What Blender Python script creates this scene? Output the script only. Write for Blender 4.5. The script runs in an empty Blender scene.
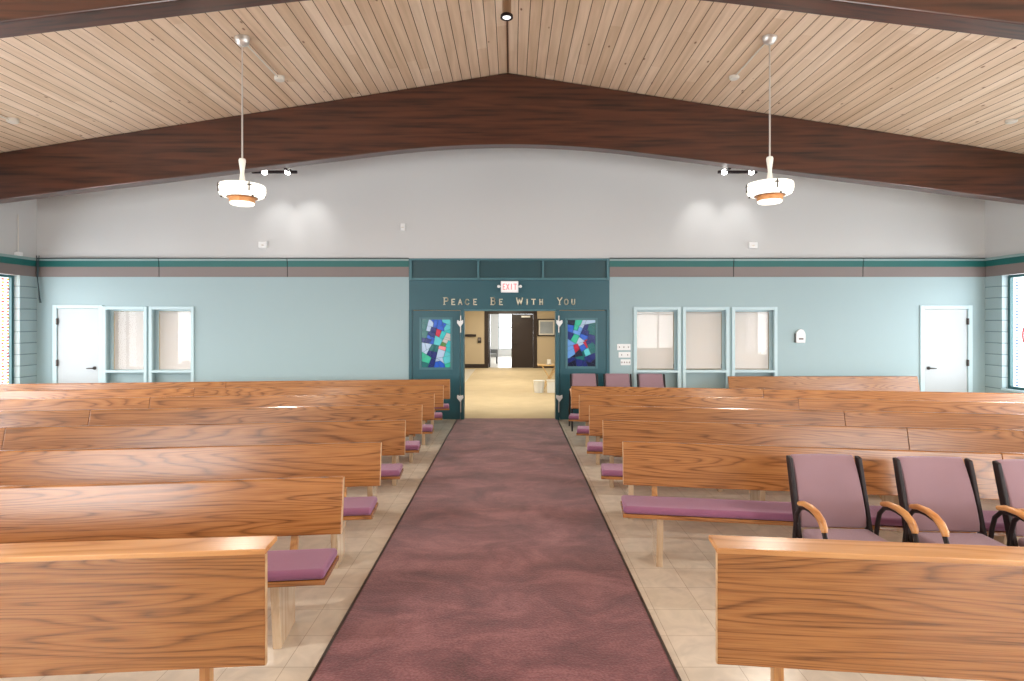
import bpy, bmesh, math, random
from mathutils import Vector, Matrix, Euler
random.seed(7)
S = bpy.context.scene
COL = S.collection
PI = math.pi

# ------------------------------------------------------------------ camera, world, light, exposure
F = 569.0                                  # focal length in pixels of a 1024 px wide frame
H = 1.85                                   # camera height
D = 10.74                                  # distance of the rear wall
K = D / F                                  # metres per pixel on the rear wall
cam_data = bpy.data.cameras.new('camera')
cam_data.sensor_width = 36.0
cam_data.lens = 36.0 * F / 1024.0
cam_data.shift_y = -18.5 / 1024.0
cam_data.clip_start = 0.05
cam_data.clip_end = 200
cam = bpy.data.objects.new('camera', cam_data)
cam.location = (0, 0, H)
cam.rotation_euler = (PI / 2, 0, 0)
COL.objects.link(cam)
S.camera = cam

S.view_settings.view_transform = 'Standard'
S.view_settings.look = 'None'
S.view_settings.exposure = 1.2
S.view_settings.gamma = 1.0
S.view_settings.use_curve_mapping = False
S.cycles.use_denoising = True
S.cycles.max_bounces = 8
S.cycles.diffuse_bounces = 5
S.cycles.glossy_bounces = 4
S.cycles.transparent_max_bounces = 12
S.cycles.sample_clamp_indirect = 6.0
S.cycles.caustics_reflective = False
S.cycles.caustics_refractive = False

world = bpy.data.worlds.new('daylight_sky')
S.world = world
world.use_nodes = True
wn = world.node_tree.nodes
wn['Background'].inputs[0].default_value = (0.90, 0.95, 1.0, 1)
wn['Background'].inputs[1].default_value = 1.6


def area_light(name, loc, rot, sx, sy, power, color=(1, 1, 1)):
    l = bpy.data.lights.new(name, 'AREA')
    l.shape = 'RECTANGLE'
    l.size, l.size_y = sx, sy
    l.energy = power
    l.color = color
    o = bpy.data.objects.new(name, l)
    o.location = loc
    o.rotation_euler = rot
    COL.objects.link(o)
    return o


WIN_SIDE = [(7.25, 10.37), (3.4, 6.5), (-0.4, 2.7)]       # side window openings along Y
WIN_FRONT = [(-7.9, -4.3), (4.3, 7.9)]                    # altar-wall window openings along X
XL, XR = -8.97, 8.93                                      # inner faces of the side walls
YF = -4.2                                                 # altar wall
SIDE_W, FRONT_W = (55, 150, 170), 185
for (a, b), pw in zip(WIN_SIDE, SIDE_W):                  # daylight arriving at the windows
    area_light('window_daylight', (XL - 0.75, (a + b) / 2, 1.75), (0, -PI / 2, 0), 2.3, b - a + .4, pw, (0.93, 0.97, 1))
    area_light('window_daylight', (XR + 0.75, (a + b) / 2, 1.75), (0, PI / 2, 0), 2.3, b - a + .4, pw, (0.93, 0.97, 1))
for a, b in WIN_FRONT:
    area_light('window_daylight', ((a + b) / 2, YF - 0.75, 2.1), (PI / 2, 0, 0), b - a + .3, 3.2, FRONT_W, (1.0, 0.98, 0.95))

# ------------------------------------------------------------------ mesh helpers


class MB:
    """collects shapes into one bmesh"""
    def __init__(self):
        self.bm = bmesh.new()
        self.mi = 0

    def _mark(self, faces):
        for f in faces:
            f.material_index = self.mi

    def box(self, x0, x1, y0, y1, z0, z1, M=None):
        vs = [Vector((x, y, z)) for z in (z0, z1) for y in (y0, y1) for x in (x0, x1)]
        if M is not None:
            vs = [M @ v for v in vs]
        v = [self.bm.verts.new(p) for p in vs]
        fs = [self.bm.faces.new([v[i] for i in q]) for q in
              ((0, 2, 3, 1), (4, 5, 7, 6), (0, 1, 5, 4), (2, 6, 7, 3), (0, 4, 6, 2), (1, 3, 7, 5))]
        self._mark(fs)
        return self

    def prism(self, pts, a, b, axis='X', M=None):
        """polygon pts (2-D) extruded along axis from a to b"""
        def put(p, t):
            if axis == 'X':
                r = Vector((t, p[0], p[1]))
            elif axis == 'Y':
                r = Vector((p[0], t, p[1]))
            else:
                r = Vector((p[0], p[1], t))
            return M @ r if M is not None else r
        A = [self.bm.verts.new(put(p, a)) for p in pts]
        B = [self.bm.verts.new(put(p, b)) for p in pts]
        n = len(pts)
        fs = [self.bm.faces.new(A), self.bm.faces.new(B[::-1])]
        for i in range(n):
            j = (i + 1) % n
            fs.append(self.bm.faces.new((A[j], A[i], B[i], B[j])))
        self._mark(fs)
        return self

    def cyl(self, p0, p1, r0, r1=None, n=16):
        r1 = r0 if r1 is None else r1
        return self.tube([p0, p1], [r0, r1], n)

    def tube(self, pts, r, n=10, flat=None):
        """swept circle (or ellipse: flat = ratio of second radius) along points, capped"""
        pts = [Vector(p) for p in pts]
        rs = r if isinstance(r, (list, tuple)) else [r] * len(pts)
        rings = []
        up = None
        for i, p in enumerate(pts):
            t = (pts[min(i + 1, len(pts) - 1)] - pts[max(i - 1, 0)]).normalized()
            if up is None:
                up = Vector((1, 0, 0)) if abs(t.x) < .9 else Vector((0, 0, 1))
            u = (up - t * up.dot(t)).normalized()
            w = t.cross(u)
            up = u
            fl = flat or 1
            rings.append([self.bm.verts.new(p + u * rs[i] * math.cos(2 * PI * k / n) * fl + w * rs[i] * math.sin(2 * PI * k / n)) for k in range(n)])
        fs = []
        for a, b in zip(rings, rings[1:]):
            for k in range(n):
                fs.append(self.bm.faces.new((a[k], a[(k + 1) % n], b[(k + 1) % n], b[k])))
        fs.append(self.bm.faces.new(rings[0][::-1]))
        fs.append(self.bm.faces.new(rings[-1]))
        self._mark(fs)
        return self

    def lathe(self, prof, n=40, c=(0, 0, 0)):
        """profile [(r, z)...] turned about Z"""
        c = Vector(c)
        rings = []
        for r, z in prof:
            if r < 1e-5:
                rings.append([self.bm.verts.new(c + Vector((0, 0, z)))])
            else:
                rings.append([self.bm.verts.new(c + Vector((r * math.cos(2 * PI * k / n), r * math.sin(2 * PI * k / n), z))) for k in range(n)])
        fs = []
        for a, b in zip(rings, rings[1:]):
            for k in range(n):
                k2 = (k + 1) % n
                if len(a) == 1 and len(b) == 1:
                    continue
                if len(a) == 1:
                    fs.append(self.bm.faces.new((a[0], b[k2], b[k])))
                elif len(b) == 1:
                    fs.append(self.bm.faces.new((a[k], a[k2], b[0])))
                else:
                    fs.append(self.bm.faces.new((a[k], a[k2], b[k2], b[k])))
        self._mark(fs)
        return self

    def build(self, name, mats, parent=None, smooth=False, bevel=0, seg=2, loc=None):
        bmesh.ops.recalc_face_normals(self.bm, faces=self.bm.faces)
        me = bpy.data.meshes.new(name)
        self.bm.to_mesh(me)
        self.bm.free()
        for m in (mats if isinstance(mats, (list, tuple)) else [mats]):
            me.materials.append(m)
        if smooth:
            for p in me.polygons:
                p.use_smooth = True
            try:
                me.set_sharp_from_angle(angle=math.radians(smooth if smooth is not True else 40))
            except Exception:
                pass
        o = bpy.data.objects.new(name, me)
        COL.objects.link(o)
        if parent is not None:
            o.parent = parent
        if loc is not None:
            o.location = loc
        if bevel:
            b = o.modifiers.new('edge', 'BEVEL')
            b.width = bevel
            b.segments = seg
            b.limit_method = 'ANGLE'
            b.angle_limit = math.radians(40)
        return o


def tag(o, label=None, cat=None, group=None, kind=None):
    if label:
        n = len(label.split())
        assert 4 <= n <= 16, (n, label)
        o['label'] = label
    if cat:
        o['category'] = cat
    if group:
        o['group'] = group
    if kind:
        o['kind'] = kind
    return o


def thing(name, label, cat, loc=(0, 0, 0), rz=0, group=None):
    o = bpy.data.objects.new(name, None)
    o.empty_display_size = .1
    COL.objects.link(o)
    o.location = loc
    o.rotation_euler = (0, 0, rz)
    return tag(o, label, cat, group)


def struct(o, label=None, cat=None):
    return tag(o, label, cat, kind='structure')


CH = {}


def children_of(o):
    return [c for c in COL.objects if c.parent is o]


def dup(o, label=None, loc=None, rz=None, group=None, parent=None):
    c = o.copy()
    COL.objects.link(c)
    if parent is not None:
        c.parent = parent
    for ch in children_of(o):
        if ch is not c:
            dup(ch, parent=c)
    if parent is None:
        if label:
            tag(c, label)
        if group:
            c['group'] = group
        if loc is not None:
            c.location = loc
        if rz is not None:
            c.rotation_euler = (0, 0, rz)
    return c


# ------------------------------------------------------------------ materials


def new_mat(name):
    m = bpy.data.materials.new(name)
    m.use_nodes = True
    nt = m.node_tree
    return m, nt, nt.nodes['Principled BSDF'], nt.nodes, nt.links


def plain(name, col, rough=.5, metal=0, spec=.5, bump=0, bscale=200, emit=None, estr=0, var=0, coat=0):
    m, nt, b, N, L = new_mat(name)
    b.inputs['Base Color'].default_value = (*col, 1)
    b.inputs['Roughness'].default_value = rough
    b.inputs['Metallic'].default_value = metal
    b.inputs['Specular IOR Level'].default_value = spec
    b.inputs['Coat Weight'].default_value = coat
    tc = N.new('ShaderNodeTexCoord')
    if var:
        no = N.new('ShaderNodeTexNoise')
        no.inputs['Scale'].default_value = 2.5
        no.inputs['Detail'].default_value = 4
        L.new(tc.outputs['Object'], no.inputs['Vector'])
        mx = N.new('ShaderNodeMix')
        mx.data_type = 'RGBA'
        mx.inputs['A'].default_value = (*[c * (1 - var) for c in col], 1)
        mx.inputs['B'].default_value = (*[min(1, c * (1 + var)) for c in col], 1)
        L.new(no.outputs['Fac'], mx.inputs['Factor'])
        L.new(mx.outputs['Result'], b.inputs['Base Color'])
    if bump:
        nb = N.new('ShaderNodeTexNoise')
        nb.inputs['Scale'].default_value = bscale
        nb.inputs['Detail'].default_value = 3
        L.new(tc.outputs['Object'], nb.inputs['Vector'])
        bp = N.new('ShaderNodeBump')
        bp.inputs['Strength'].default_value = bump
        bp.inputs['Distance'].default_value = .004
        L.new(nb.outputs['Fac'], bp.inputs['Height'])
        L.new(bp.outputs['Normal'], b.inputs['Normal'])
    if emit:
        b.inputs['Emission Color'].default_value = (*emit, 1)
        b.inputs['Emission Strength'].default_value = estr
    return m


def math_node(N, L, op, a, b=None):
    n = N.new('ShaderNodeMath')
    n.operation = op
    for i, v in enumerate((a, b)):
        if v is None:
            continue
        if isinstance(v, (int, float)):
            n.inputs[i].default_value = v
        else:
            L.new(v, n.inputs[i])
    return n.outputs[0]


def ramp(N, L, fac, stops):
    r = N.new('ShaderNodeValToRGB')
    while len(r.color_ramp.elements) < len(stops):
        r.color_ramp.elements.new(.5)
    for e, (p, c) in zip(r.color_ramp.elements, stops):
        e.position = p
        e.color = (*c, 1) if len(c) == 3 else c
    L.new(fac, r.inputs['Fac'])
    return r.outputs['Color']


def wood(name, light, mid, dark, axis='X', rings=20, rough=.3, coat=.0, stretch=(.55, 3.2), fine=(3, 130), amt=.75, spec=.5):
    """plain-sawn wood: contour lines of a stretched noise give the cathedral figure"""
    m, nt, b, N, L = new_mat(name)
    tc = N.new('ShaderNodeTexCoord')
    oi = N.new('ShaderNodeObjectInfo')
    mp = N.new('ShaderNodeMapping')
    s, t = stretch
    sc = {'X': (s, t, t), 'Y': (t, s, t), 'Z': (t, t, s)}[axis]
    mp.inputs['Scale'].default_value = sc
    off = N.new('ShaderNodeVectorMath')
    off.operation = 'SCALE'
    off.inputs[0].default_value = (37.0, 23.0, 51.0)
    L.new(oi.outputs['Random'], off.inputs['Scale'])
    ad = N.new('ShaderNodeVectorMath')
    L.new(tc.outputs['Object'], mp.inputs['Vector'])
    L.new(mp.outputs['Vector'], ad.inputs[0])
    L.new(off.outputs['Vector'], ad.inputs[1])
    n1 = N.new('ShaderNodeTexNoise')
    n1.inputs['Scale'].default_value = 1.0
    n1.inputs['Detail'].default_value = 2.0
    n1.inputs['Roughness'].default_value = .35
    n1.inputs['Distortion'].default_value = .25
    L.new(ad.outputs['Vector'], n1.inputs['Vector'])
    x = math_node(N, L, 'MULTIPLY', n1.outputs['Fac'], rings)
    fr = math_node(N, L, 'FRACT', x)
    col = ramp(N, L, fr, [(0, dark), (.22, mid), (.6, light), (.86, mid), (1, dark)])
    mp2 = N.new('ShaderNodeMapping')
    s2, t2 = fine
    mp2.inputs['Scale'].default_value = {'X': (s2, t2, t2), 'Y': (t2, s2, t2), 'Z': (t2, t2, s2)}[axis]
    L.new(tc.outputs['Object'], mp2.inputs['Vector'])
    n2 = N.new('ShaderNodeTexNoise')
    n2.inputs['Scale'].default_value = 1.0
    n2.inputs['Detail'].default_value = 3
    L.new(mp2.outputs['Vector'], n2.inputs['Vector'])
    f2 = ramp(N, L, n2.outputs['Fac'], [(.32, dark), (.55, light)])
    n3 = N.new('ShaderNodeTexNoise')
    n3.inputs['Scale'].default_value = .9
    L.new(ad.outputs['Vector'], n3.inputs['Vector'])
    mx = N.new('ShaderNodeMix')
    mx.data_type = 'RGBA'
    mx.inputs['Factor'].default_value = 1 - amt
    L.new(col, mx.inputs['A'])
    L.new(f2, mx.inputs['B'])
    hs = N.new('ShaderNodeHueSaturation')
    v = math_node(N, L, 'ADD', math_node(N, L, 'MULTIPLY', oi.outputs['Random'], .16), .92)
    L.new(v, hs.inputs['Value'])
    L.new(mx.outputs['Result'], hs.inputs['Color'])
    L.new(hs.outputs['Color'], b.inputs['Base Color'])
    b.inputs['Roughness'].default_value = rough
    b.inputs['Specular IOR Level'].default_value = spec
    b.inputs['Coat Weight'].default_value = coat
    b.inputs['Coat Roughness'].default_value = .2
    return m


OAK = dict(light=(.415, .178, .056), mid=(.335, .128, .036), dark=(.105, .033, .009))
M = {}
M['oak'] = wood('oak_wood', **OAK, axis='X', rings=27, rough=.25, stretch=(.36, 4.8), amt=.62, fine=(3.5, 150), coat=.35)
M['oak_up'] = wood('oak_wood_upright', light=(.60, .33, .14), mid=(.50, .25, .09), dark=(.32, .13, .045), axis='Z', rings=14, rough=.3)
M['oak_end'] = wood('oak_end_grain', light=(.66, .45, .25), mid=(.58, .37, .19), dark=(.45, .25, .12), axis='X', rings=10, rough=.3)
M['oak_ledge'] = wood('oak_ledge', light=(.68, .36, .15), mid=(.60, .29, .105), dark=(.42, .17, .055), axis='X', rings=9, rough=.25)
M['slab'] = wood('sheen_paled_oak', light=(.60, .46, .32), mid=(.53, .39, .26), dark=(.44, .29, .17), axis='Z', rings=10, rough=.16, coat=.4)  # leg oak made paler: window sheen put into the colour
M['beam'] = wood('mahogany_stain', light=(.098, .029, .014), mid=(.047, .0135, .0075), dark=(.014, .0045, .0035), axis='X', rings=7, rough=.33,
                 stretch=(.22, 3.2), fine=(.9, 17), amt=.35, coat=.45)
M['armwood'] = wood('arm_oak', light=(.66, .33, .12), mid=(.58, .26, .085), dark=(.42, .16, .05), axis='Y', rings=8, rough=.3)
M['tablewood'] = wood('table_pine', light=(.70, .48, .22), mid=(.62, .40, .17), dark=(.45, .26, .1), axis='X', rings=8, rough=.4)
M['grey_wall'] = plain('grey_paint', (.585, .590, .588), .75, bump=.15, bscale=120)
M['blue_wall'] = plain('pale_blue_paint', (.335, .452, .478), .55, bump=.12, bscale=120)
M['front_wall'] = plain('warm_white_paint', (.62, .60, .57), .7)
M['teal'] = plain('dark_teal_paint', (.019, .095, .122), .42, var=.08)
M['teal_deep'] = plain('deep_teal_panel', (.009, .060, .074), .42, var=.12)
M['teal_trim'] = plain('teal_trim', (.060, .170, .200), .42)
M['green_band'] = plain('green_band_paint', (.011, .125, .115), .45)
M['taupe_band'] = plain('taupe_band_paint', (.215, .18, .172), .6)
M['lip'] = plain('pale_lip', (.26, .37, .37), .5)
M['frame_blue'] = plain('window_frame_blue', (.50, .65, .69), .4)
M['frame_dark'] = plain('window_frame_teal', (.03, .11, .12), .4)
M['white_door'] = plain('white_door_paint', (.47, .51, .53), .38)
M['white'] = plain('white_plastic', (.82, .83, .83), .4)
M['off_white'] = plain('cream_plastic', (.70, .66, .58), .4)
M['blind'] = plain('cream_blind', (.86, .84, .83), .5)
M['blind'].node_tree.nodes['Principled BSDF'].inputs['Transmission Weight'].default_value = 0
_bn, _bl = M['blind'].node_tree.nodes, M['blind'].node_tree.links
_t = _bn.new('ShaderNodeBsdfTranslucent')
_t.inputs[0].default_value = (.88, .86, .84, 1)
_m = _bn.new('ShaderNodeMixShader')
_m.inputs[0].default_value = .45
_bl.new(_bn['Principled BSDF'].outputs[0], _m.inputs[1])
_bl.new(_t.outputs[0], _m.inputs[2])
_bl.new(_m.outputs[0], _bn['Material Output'].inputs[0])
M['black'] = plain('black_metal', (.016, .009, .010), .5, spec=.3)
M['dark'] = plain('near_black_and_shade', (.02, .02, .02), .6)  # near black for wick, band joints and the shade line over the lip
M['chrome'] = plain('satin_nickel', (.78, .76, .72), .42, metal=.85)
M['bronze'] = plain('dark_bronze', (.06, .05, .045), .35, metal=.8)
M['copper'] = plain('copper_ring', (.72, .34, .13), .35, metal=.3)
M['fabric'] = plain('plum_upholstery', (.275, .098, .190), .85, bump=.6, bscale=350, var=.12)
M['mauve'] = plain('mauve_upholstery', (.275, .168, .198), .85, bump=.5, bscale=350, var=.08)
for k in ('fabric', 'mauve'):
    bb = M[k].node_tree.nodes['Principled BSDF']
    bb.inputs['Sheen Weight'].default_value = .35
    bb.inputs['Sheen Tint'].default_value = (.85, .75, .9, 1)
M['lettering'] = plain('pale_gold', (.80, .75, .58), .4, metal=.0)
M['red_glow'] = plain('red_exit_letters', (.75, .16, .16), .5, emit=(1, .35, .35), estr=.22)
M['exit_face'] = plain('lit_exit_face', (.85, .83, .84), .5, emit=(1, .93, .94), estr=.12)
M['lamp_glass'] = plain('lit_opal_glass', (.9, .88, .82), .3, emit=(1, .93, .80), estr=.6)
M['lamp_neck'] = plain('cream_enamel', (.85, .82, .74), .3, emit=(1, .93, .82), estr=.06)
M['bulb'] = plain('lit_bulb', (1, 1, 1), .3, emit=(1, .97, .92), estr=6)
M['lens'] = plain('lit_lens', (.9, .9, .9), .2, emit=(1, 1, 1), estr=.7)
M['tan_wall'] = plain('tan_paint', (.55, .45, .31), .7)
M['tan_carpet'] = plain('tan_carpet_pile', (.52, .42, .27), .95, bump=.6, bscale=160, var=.14)
M['pale_tile'] = plain('pale_tile', (.66, .62, .55), .3)
M['espresso'] = plain('espresso_stain', (.028, .016, .013), .4)
M['art_blue'] = plain('grey_blue_print', (.33, .38, .44), .4, var=.35)
M['mat_white'] = plain('picture_mat', (.75, .72, .66), .6)
M['grey_cloth'] = plain('grey_upholstery', (.30, .32, .34), .8)
M['red'] = plain('red_ring', (.62, .05, .05), .4)
M['cable'] = plain('dark_cable', (.03, .06, .07), .5)


def glass_mat(name, tint=(1, 1, 1), refl=.10):
    m = bpy.data.materials.new(name)
    m.use_nodes = True
    nt = m.node_tree
    N, L = nt.nodes, nt.links
    N.remove(N['Principled BSDF'])
    tr = N.new('ShaderNodeBsdfTransparent')
    tr.inputs[0].default_value = (*tint, 1)
    gl = N.new('ShaderNodeBsdfGlossy')
    gl.inputs['Roughness'].default_value = .02
    fr = N.new('ShaderNodeFresnel')
    fr.inputs[0].default_value = 1.45
    ge = N.new('ShaderNodeNewGeometry')
    front = math_node(N, L, 'SUBTRACT', 1.0, ge.outputs['Backfacing'])
    mul = math_node(N, L, 'MULTIPLY', math_node(N, L, 'ADD', fr.outputs[0], refl), front)
    mx = N.new('ShaderNodeMixShader')
    L.new(mul, mx.inputs[0])
    L.new(tr.outputs[0], mx.inputs[1])
    L.new(gl.outputs[0], mx.inputs[2])
    L.new(mx.outputs[0], N['Material Output'].inputs[0])
    return m


M['glass'] = glass_mat('clear_glass', refl=.04)
M['glass_in'] = glass_mat('interior_glass', refl=.0)
M['pane_amber'] = glass_mat('amber_pane', (.85, .62, .25), .02)
M['pane_rose'] = glass_mat('rose_pane', (.70, .30, .26), .02)
M['pane_blue'] = glass_mat('blue_grey_pane', (.30, .38, .52), .02)


def block_wall_mat():
    m, nt, b, N, L = new_mat('painted_block')
    tc = N.new('ShaderNodeTexCoord')
    sp = N.new('ShaderNodeSeparateXYZ')
    L.new(tc.outputs['Object'], sp.inputs[0])
    z = math_node(N, L, 'MULTIPLY', sp.outputs['Z'], 1 / .208)
    fr = math_node(N, L, 'FRACT', z)
    col = ramp(N, L, fr, [(0, (.17, .245, .26)), (.055, (.17, .245, .26)), (.075, (.35, .46, .48)), (1, (.36, .47, .49))])
    L.new(col, b.inputs['Base Color'])
    b.inputs['Roughness'].default_value = .5
    hgt = ramp(N, L, fr, [(0, (0, 0, 0)), (.05, (0, 0, 0)), (.09, (1, 1, 1)), (1, (1, 1, 1))])
    bp = N.new('ShaderNodeBump')
    bp.inputs['Distance'].default_value = .01
    bp.inputs['Strength'].default_value = .8
    L.new(hgt, bp.inputs['Height'])
    L.new(bp.outputs[0], b.inputs['Normal'])
    return m


M['block'] = block_wall_mat()


def floor_mat():
    m, nt, b, N, L = new_mat('vinyl_floor_tile')
    tc = N.new('ShaderNodeTexCoord')
    br = N.new('ShaderNodeTexBrick')
    br.offset = 0
    br.inputs['Scale'].default_value = 1
    br.inputs['Brick Width'].default_value = .305
    br.inputs['Row Height'].default_value = .305
    br.inputs['Mortar Size'].default_value = .0022
    br.inputs['Color1'].default_value = (.72, .655, .57, 1)
    br.inputs['Color2'].default_value = (.67, .60, .51, 1)
    br.inputs['Mortar'].default_value = (.46, .39, .31, 1)
    L.new(tc.outputs['Object'], br.inputs['Vector'])
    no = N.new('ShaderNodeTexNoise')
    no.inputs['Scale'].default_value = 6
    no.inputs['Detail'].default_value = 6
    no.inputs['Distortion'].default_value = 1.2
    L.new(tc.outputs['Object'], no.inputs['Vector'])
    c2 = ramp(N, L, no.outputs['Fac'], [(.3, (.86, .86, .86)), (.7, (1.06, 1.05, 1.04))])
    mx = N.new('ShaderNodeMix')
    mx.data_type = 'RGBA'
    mx.blend_type = 'MULTIPLY'
    mx.inputs['Factor'].default_value = 1
    L.new(br.outputs['Color'], mx.inputs['A'])
    L.new(c2, mx.inputs['B'])
    L.new(mx.outputs['Result'], b.inputs['Base Color'])
    b.inputs['Roughness'].default_value = .2
    return m


M['floor'] = floor_mat()


def carpet_mat():
    m, nt, b, N, L = new_mat('plum_carpet')
    tc = N.new('ShaderNodeTexCoord')
    n1 = N.new('ShaderNodeTexNoise')
    n1.inputs['Scale'].default_value = 2.2
    n1.inputs['Detail'].default_value = 9
    n1.inputs['Roughness'].default_value = .68
    n1.inputs['Distortion'].default_value = .6
    mp = N.new('ShaderNodeMapping')
    mp.inputs['Scale'].default_value = (.8, 1.3, 1)
    L.new(tc.outputs['Object'], mp.inputs['Vector'])
    L.new(mp.outputs['Vector'], n1.inputs['Vector'])
    n2 = N.new('ShaderNodeTexNoise')
    n2.inputs['Scale'].default_value = 70
    n2.inputs['Detail'].default_value = 3
    L.new(tc.outputs['Object'], n2.inputs['Vector'])
    f = math_node(N, L, 'ADD', math_node(N, L, 'MULTIPLY', n1.outputs['Fac'], .74), math_node(N, L, 'MULTIPLY', n2.outputs['Fac'], .26))
    col = ramp(N, L, f, [(.37, (.098, .026, .032)), (.5, (.178, .055, .064)), (.62, (.285, .108, .118))])
    L.new(col, b.inputs['Base Color'])
    b.inputs['Roughness'].default_value = .95
    b.inputs['Specular IOR Level'].default_value = .15
    b.inputs['Sheen Weight'].default_value = .3
    bp = N.new('ShaderNodeBump')
    bp.inputs['Strength'].default_value = .7
    bp.inputs['Distance'].default_value = .006
    L.new(n2.outputs['Fac'], bp.inputs['Height'])
    L.new(bp.outputs[0], b.inputs['Normal'])
    return m


M['carpet'] = carpet_mat()
PLANK = .150


def pine_mat():
    m, nt, b, N, L = new_mat('pine_planks')
    tc = N.new('ShaderNodeTexCoord')
    sp = N.new('ShaderNodeSeparateXYZ')
    L.new(tc.outputs['Object'], sp.inputs[0])
    xi = math_node(N, L, 'FLOOR', math_node(N, L, 'DIVIDE', sp.outputs['X'], PLANK))
    wn_ = N.new('ShaderNodeTexWhiteNoise')
    wn_.noise_dimensions = '1D'
    L.new(xi, wn_.inputs['W'])
    # board ends: each plank row is cut at its own offset
    yy = math_node(N, L, 'ADD', math_node(N, L, 'DIVIDE', sp.outputs['Y'], 3.1), math_node(N, L, 'MULTIPLY', wn_.outputs['Value'], 9))
    yi = math_node(N, L, 'FLOOR', yy)
    w2 = N.new('ShaderNodeTexWhiteNoise')
    w2.noise_dimensions = '2D'
    cb = N.new('ShaderNodeCombineXYZ')
    L.new(xi, cb.inputs[0])
    L.new(yi, cb.inputs[1])
    L.new(cb.outputs[0], w2.inputs['Vector'])
    tone = ramp(N, L, w2.outputs['Value'], [(0, (.66, .49, .335)), (.5, (.74, .575, .42)), (1, (.80, .65, .50))])
    # grain along Y
    mp = N.new('ShaderNodeMapping')
    mp.inputs['Scale'].default_value = (14, .9, 14)
    L.new(tc.outputs['Object'], mp.inputs['Vector'])
    n1 = N.new('ShaderNodeTexNoise')
    n1.inputs['Scale'].default_value = 1
    n1.inputs['Detail'].default_value = 4
    n1.inputs['Distortion'].default_value = .3
    L.new(mp.outputs['Vector'], n1.inputs['Vector'])
    g = ramp(N, L, n1.outputs['Fac'], [(.3, (.86, .82, .76)), (.65, (1.05, 1.04, 1.03))])
    mx = N.new('ShaderNodeMix')
    mx.data_type = 'RGBA'
    mx.blend_type = 'MULTIPLY'
    mx.inputs['Factor'].default_value = 1
    L.new(tone, mx.inputs['A'])
    L.new(g, mx.inputs['B'])
    # knots
    mp2 = N.new('ShaderNodeMapping')
    mp2.inputs['Scale'].default_value = (4.6, 2.1, 0)
    L.new(tc.outputs['Object'], mp2.inputs['Vector'])
    vo = N.new('ShaderNodeTexVoronoi')
    vo.inputs['Scale'].default_value = 1
    L.new(mp2.outputs['Vector'], vo.inputs['Vector'])
    kn = ramp(N, L, vo.outputs['Distance'], [(0, (1, 1, 1)), (.035, (1, 1, 1)), (.085, (0, 0, 0))])
    mk = N.new('ShaderNodeMix')
    mk.data_type = 'RGBA'
    L.new(kn, mk.inputs['Factor'])
    L.new(mx.outputs['Result'], mk.inputs['A'])
    mk.inputs['B'].default_value = (.20, .085, .035, 1)
    L.new(mk.outputs['Result'], b.inputs['Base Color'])
    b.inputs['Roughness'].default_value = .5
    return m


M['pine'] = pine_mat()
M['groove'] = plain('plank_groove', (.11, .055, .028), .7)

# ------------------------------------------------------------------ the room shell


def panel_wall(name, u0, u1, v0, v1, holes, w0, w1, plane, mat, label, cat='wall'):
    """wall slab with rectangular holes; plane 'XZ' (thickness along Y) or 'YZ' (thickness along X)"""
    us = sorted({u0, u1, *[h[i] for h in holes for i in (0, 1)]})
    vs = sorted({v0, v1, *[h[i] for h in holes for i in (2, 3)]})
    us = [u for u in us if u0 <= u <= u1]
    vs = [v for v in vs if v0 <= v <= v1]

    def solid(i, j):
        if not (0 <= i < len(us) - 1 and 0 <= j < len(vs) - 1):
            return False
        cu, cv = (us[i] + us[i + 1]) / 2, (vs[j] + vs[j + 1]) / 2
        return not any(h[0] < cu < h[1] and h[2] < cv < h[3] for h in holes)

    def P(u, v, w):
        return (u, w, v) if plane == 'XZ' else (w, u, v)
    mb = MB()
    cache = {}

    def V(u, v, w):
        k = (round(u, 4), round(v, 4), round(w, 4))
        if k not in cache:
            cache[k] = mb.bm.verts.new(P(u, v, w))
        return cache[k]
    for i in range(len(us) - 1):
        for j in range(len(vs) - 1):
            if not solid(i, j):
                continue
            a, b, c, d = us[i], us[i + 1], vs[j], vs[j + 1]
            mb.bm.faces.new((V(a, c, w0), V(b, c, w0), V(b, d, w0), V(a, d, w0)))
            mb.bm.faces.new((V(a, c, w1), V(a, d, w1), V(b, d, w1), V(b, c, w1)))
            for di, dj, e in ((-1, 0, ((a, c), (a, d))), (1, 0, ((b, c), (b, d))), (0, -1, ((a, c), (b, c))), (0, 1, ((a, d), (b, d)))):
                if not solid(i + di, j + dj):
                    (p, q), (r, s) = e
                    mb.bm.faces.new((V(p, q, w0), V(r, s, w0), V(r, s, w1), V(p, q, w1)))
    return struct(mb.build(name, mat), label, cat)


def px(x):                       # X on the rear wall from a pixel column
    return (x - 512) * K


def pz(y):                       # Z on the rear wall from a pixel row
    return H - (y - 322) * K


def zc(x):                       # ceiling height
    return 5.936 - .158 * abs(x)          # in the frame of the ridge


Z_BT, Z_BB = pz(258.5), pz(277)            # band top / bottom
EX0, EX1 = px(409), px(609.5)              # teal entry surround
OX0, OX1, OZ = px(464), px(555.5), pz(310)  # open doorway
YB = D + .20                               # back face of the rear wall
YE = 22.9                                  # end wall of the foyer

struct(MB().box(XL - .3, XR + .3, YF - .3, YB - .1, -.1, 0).build('floor', M['floor']), 'beige square vinyl tile floor under the pews', 'floor')

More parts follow.
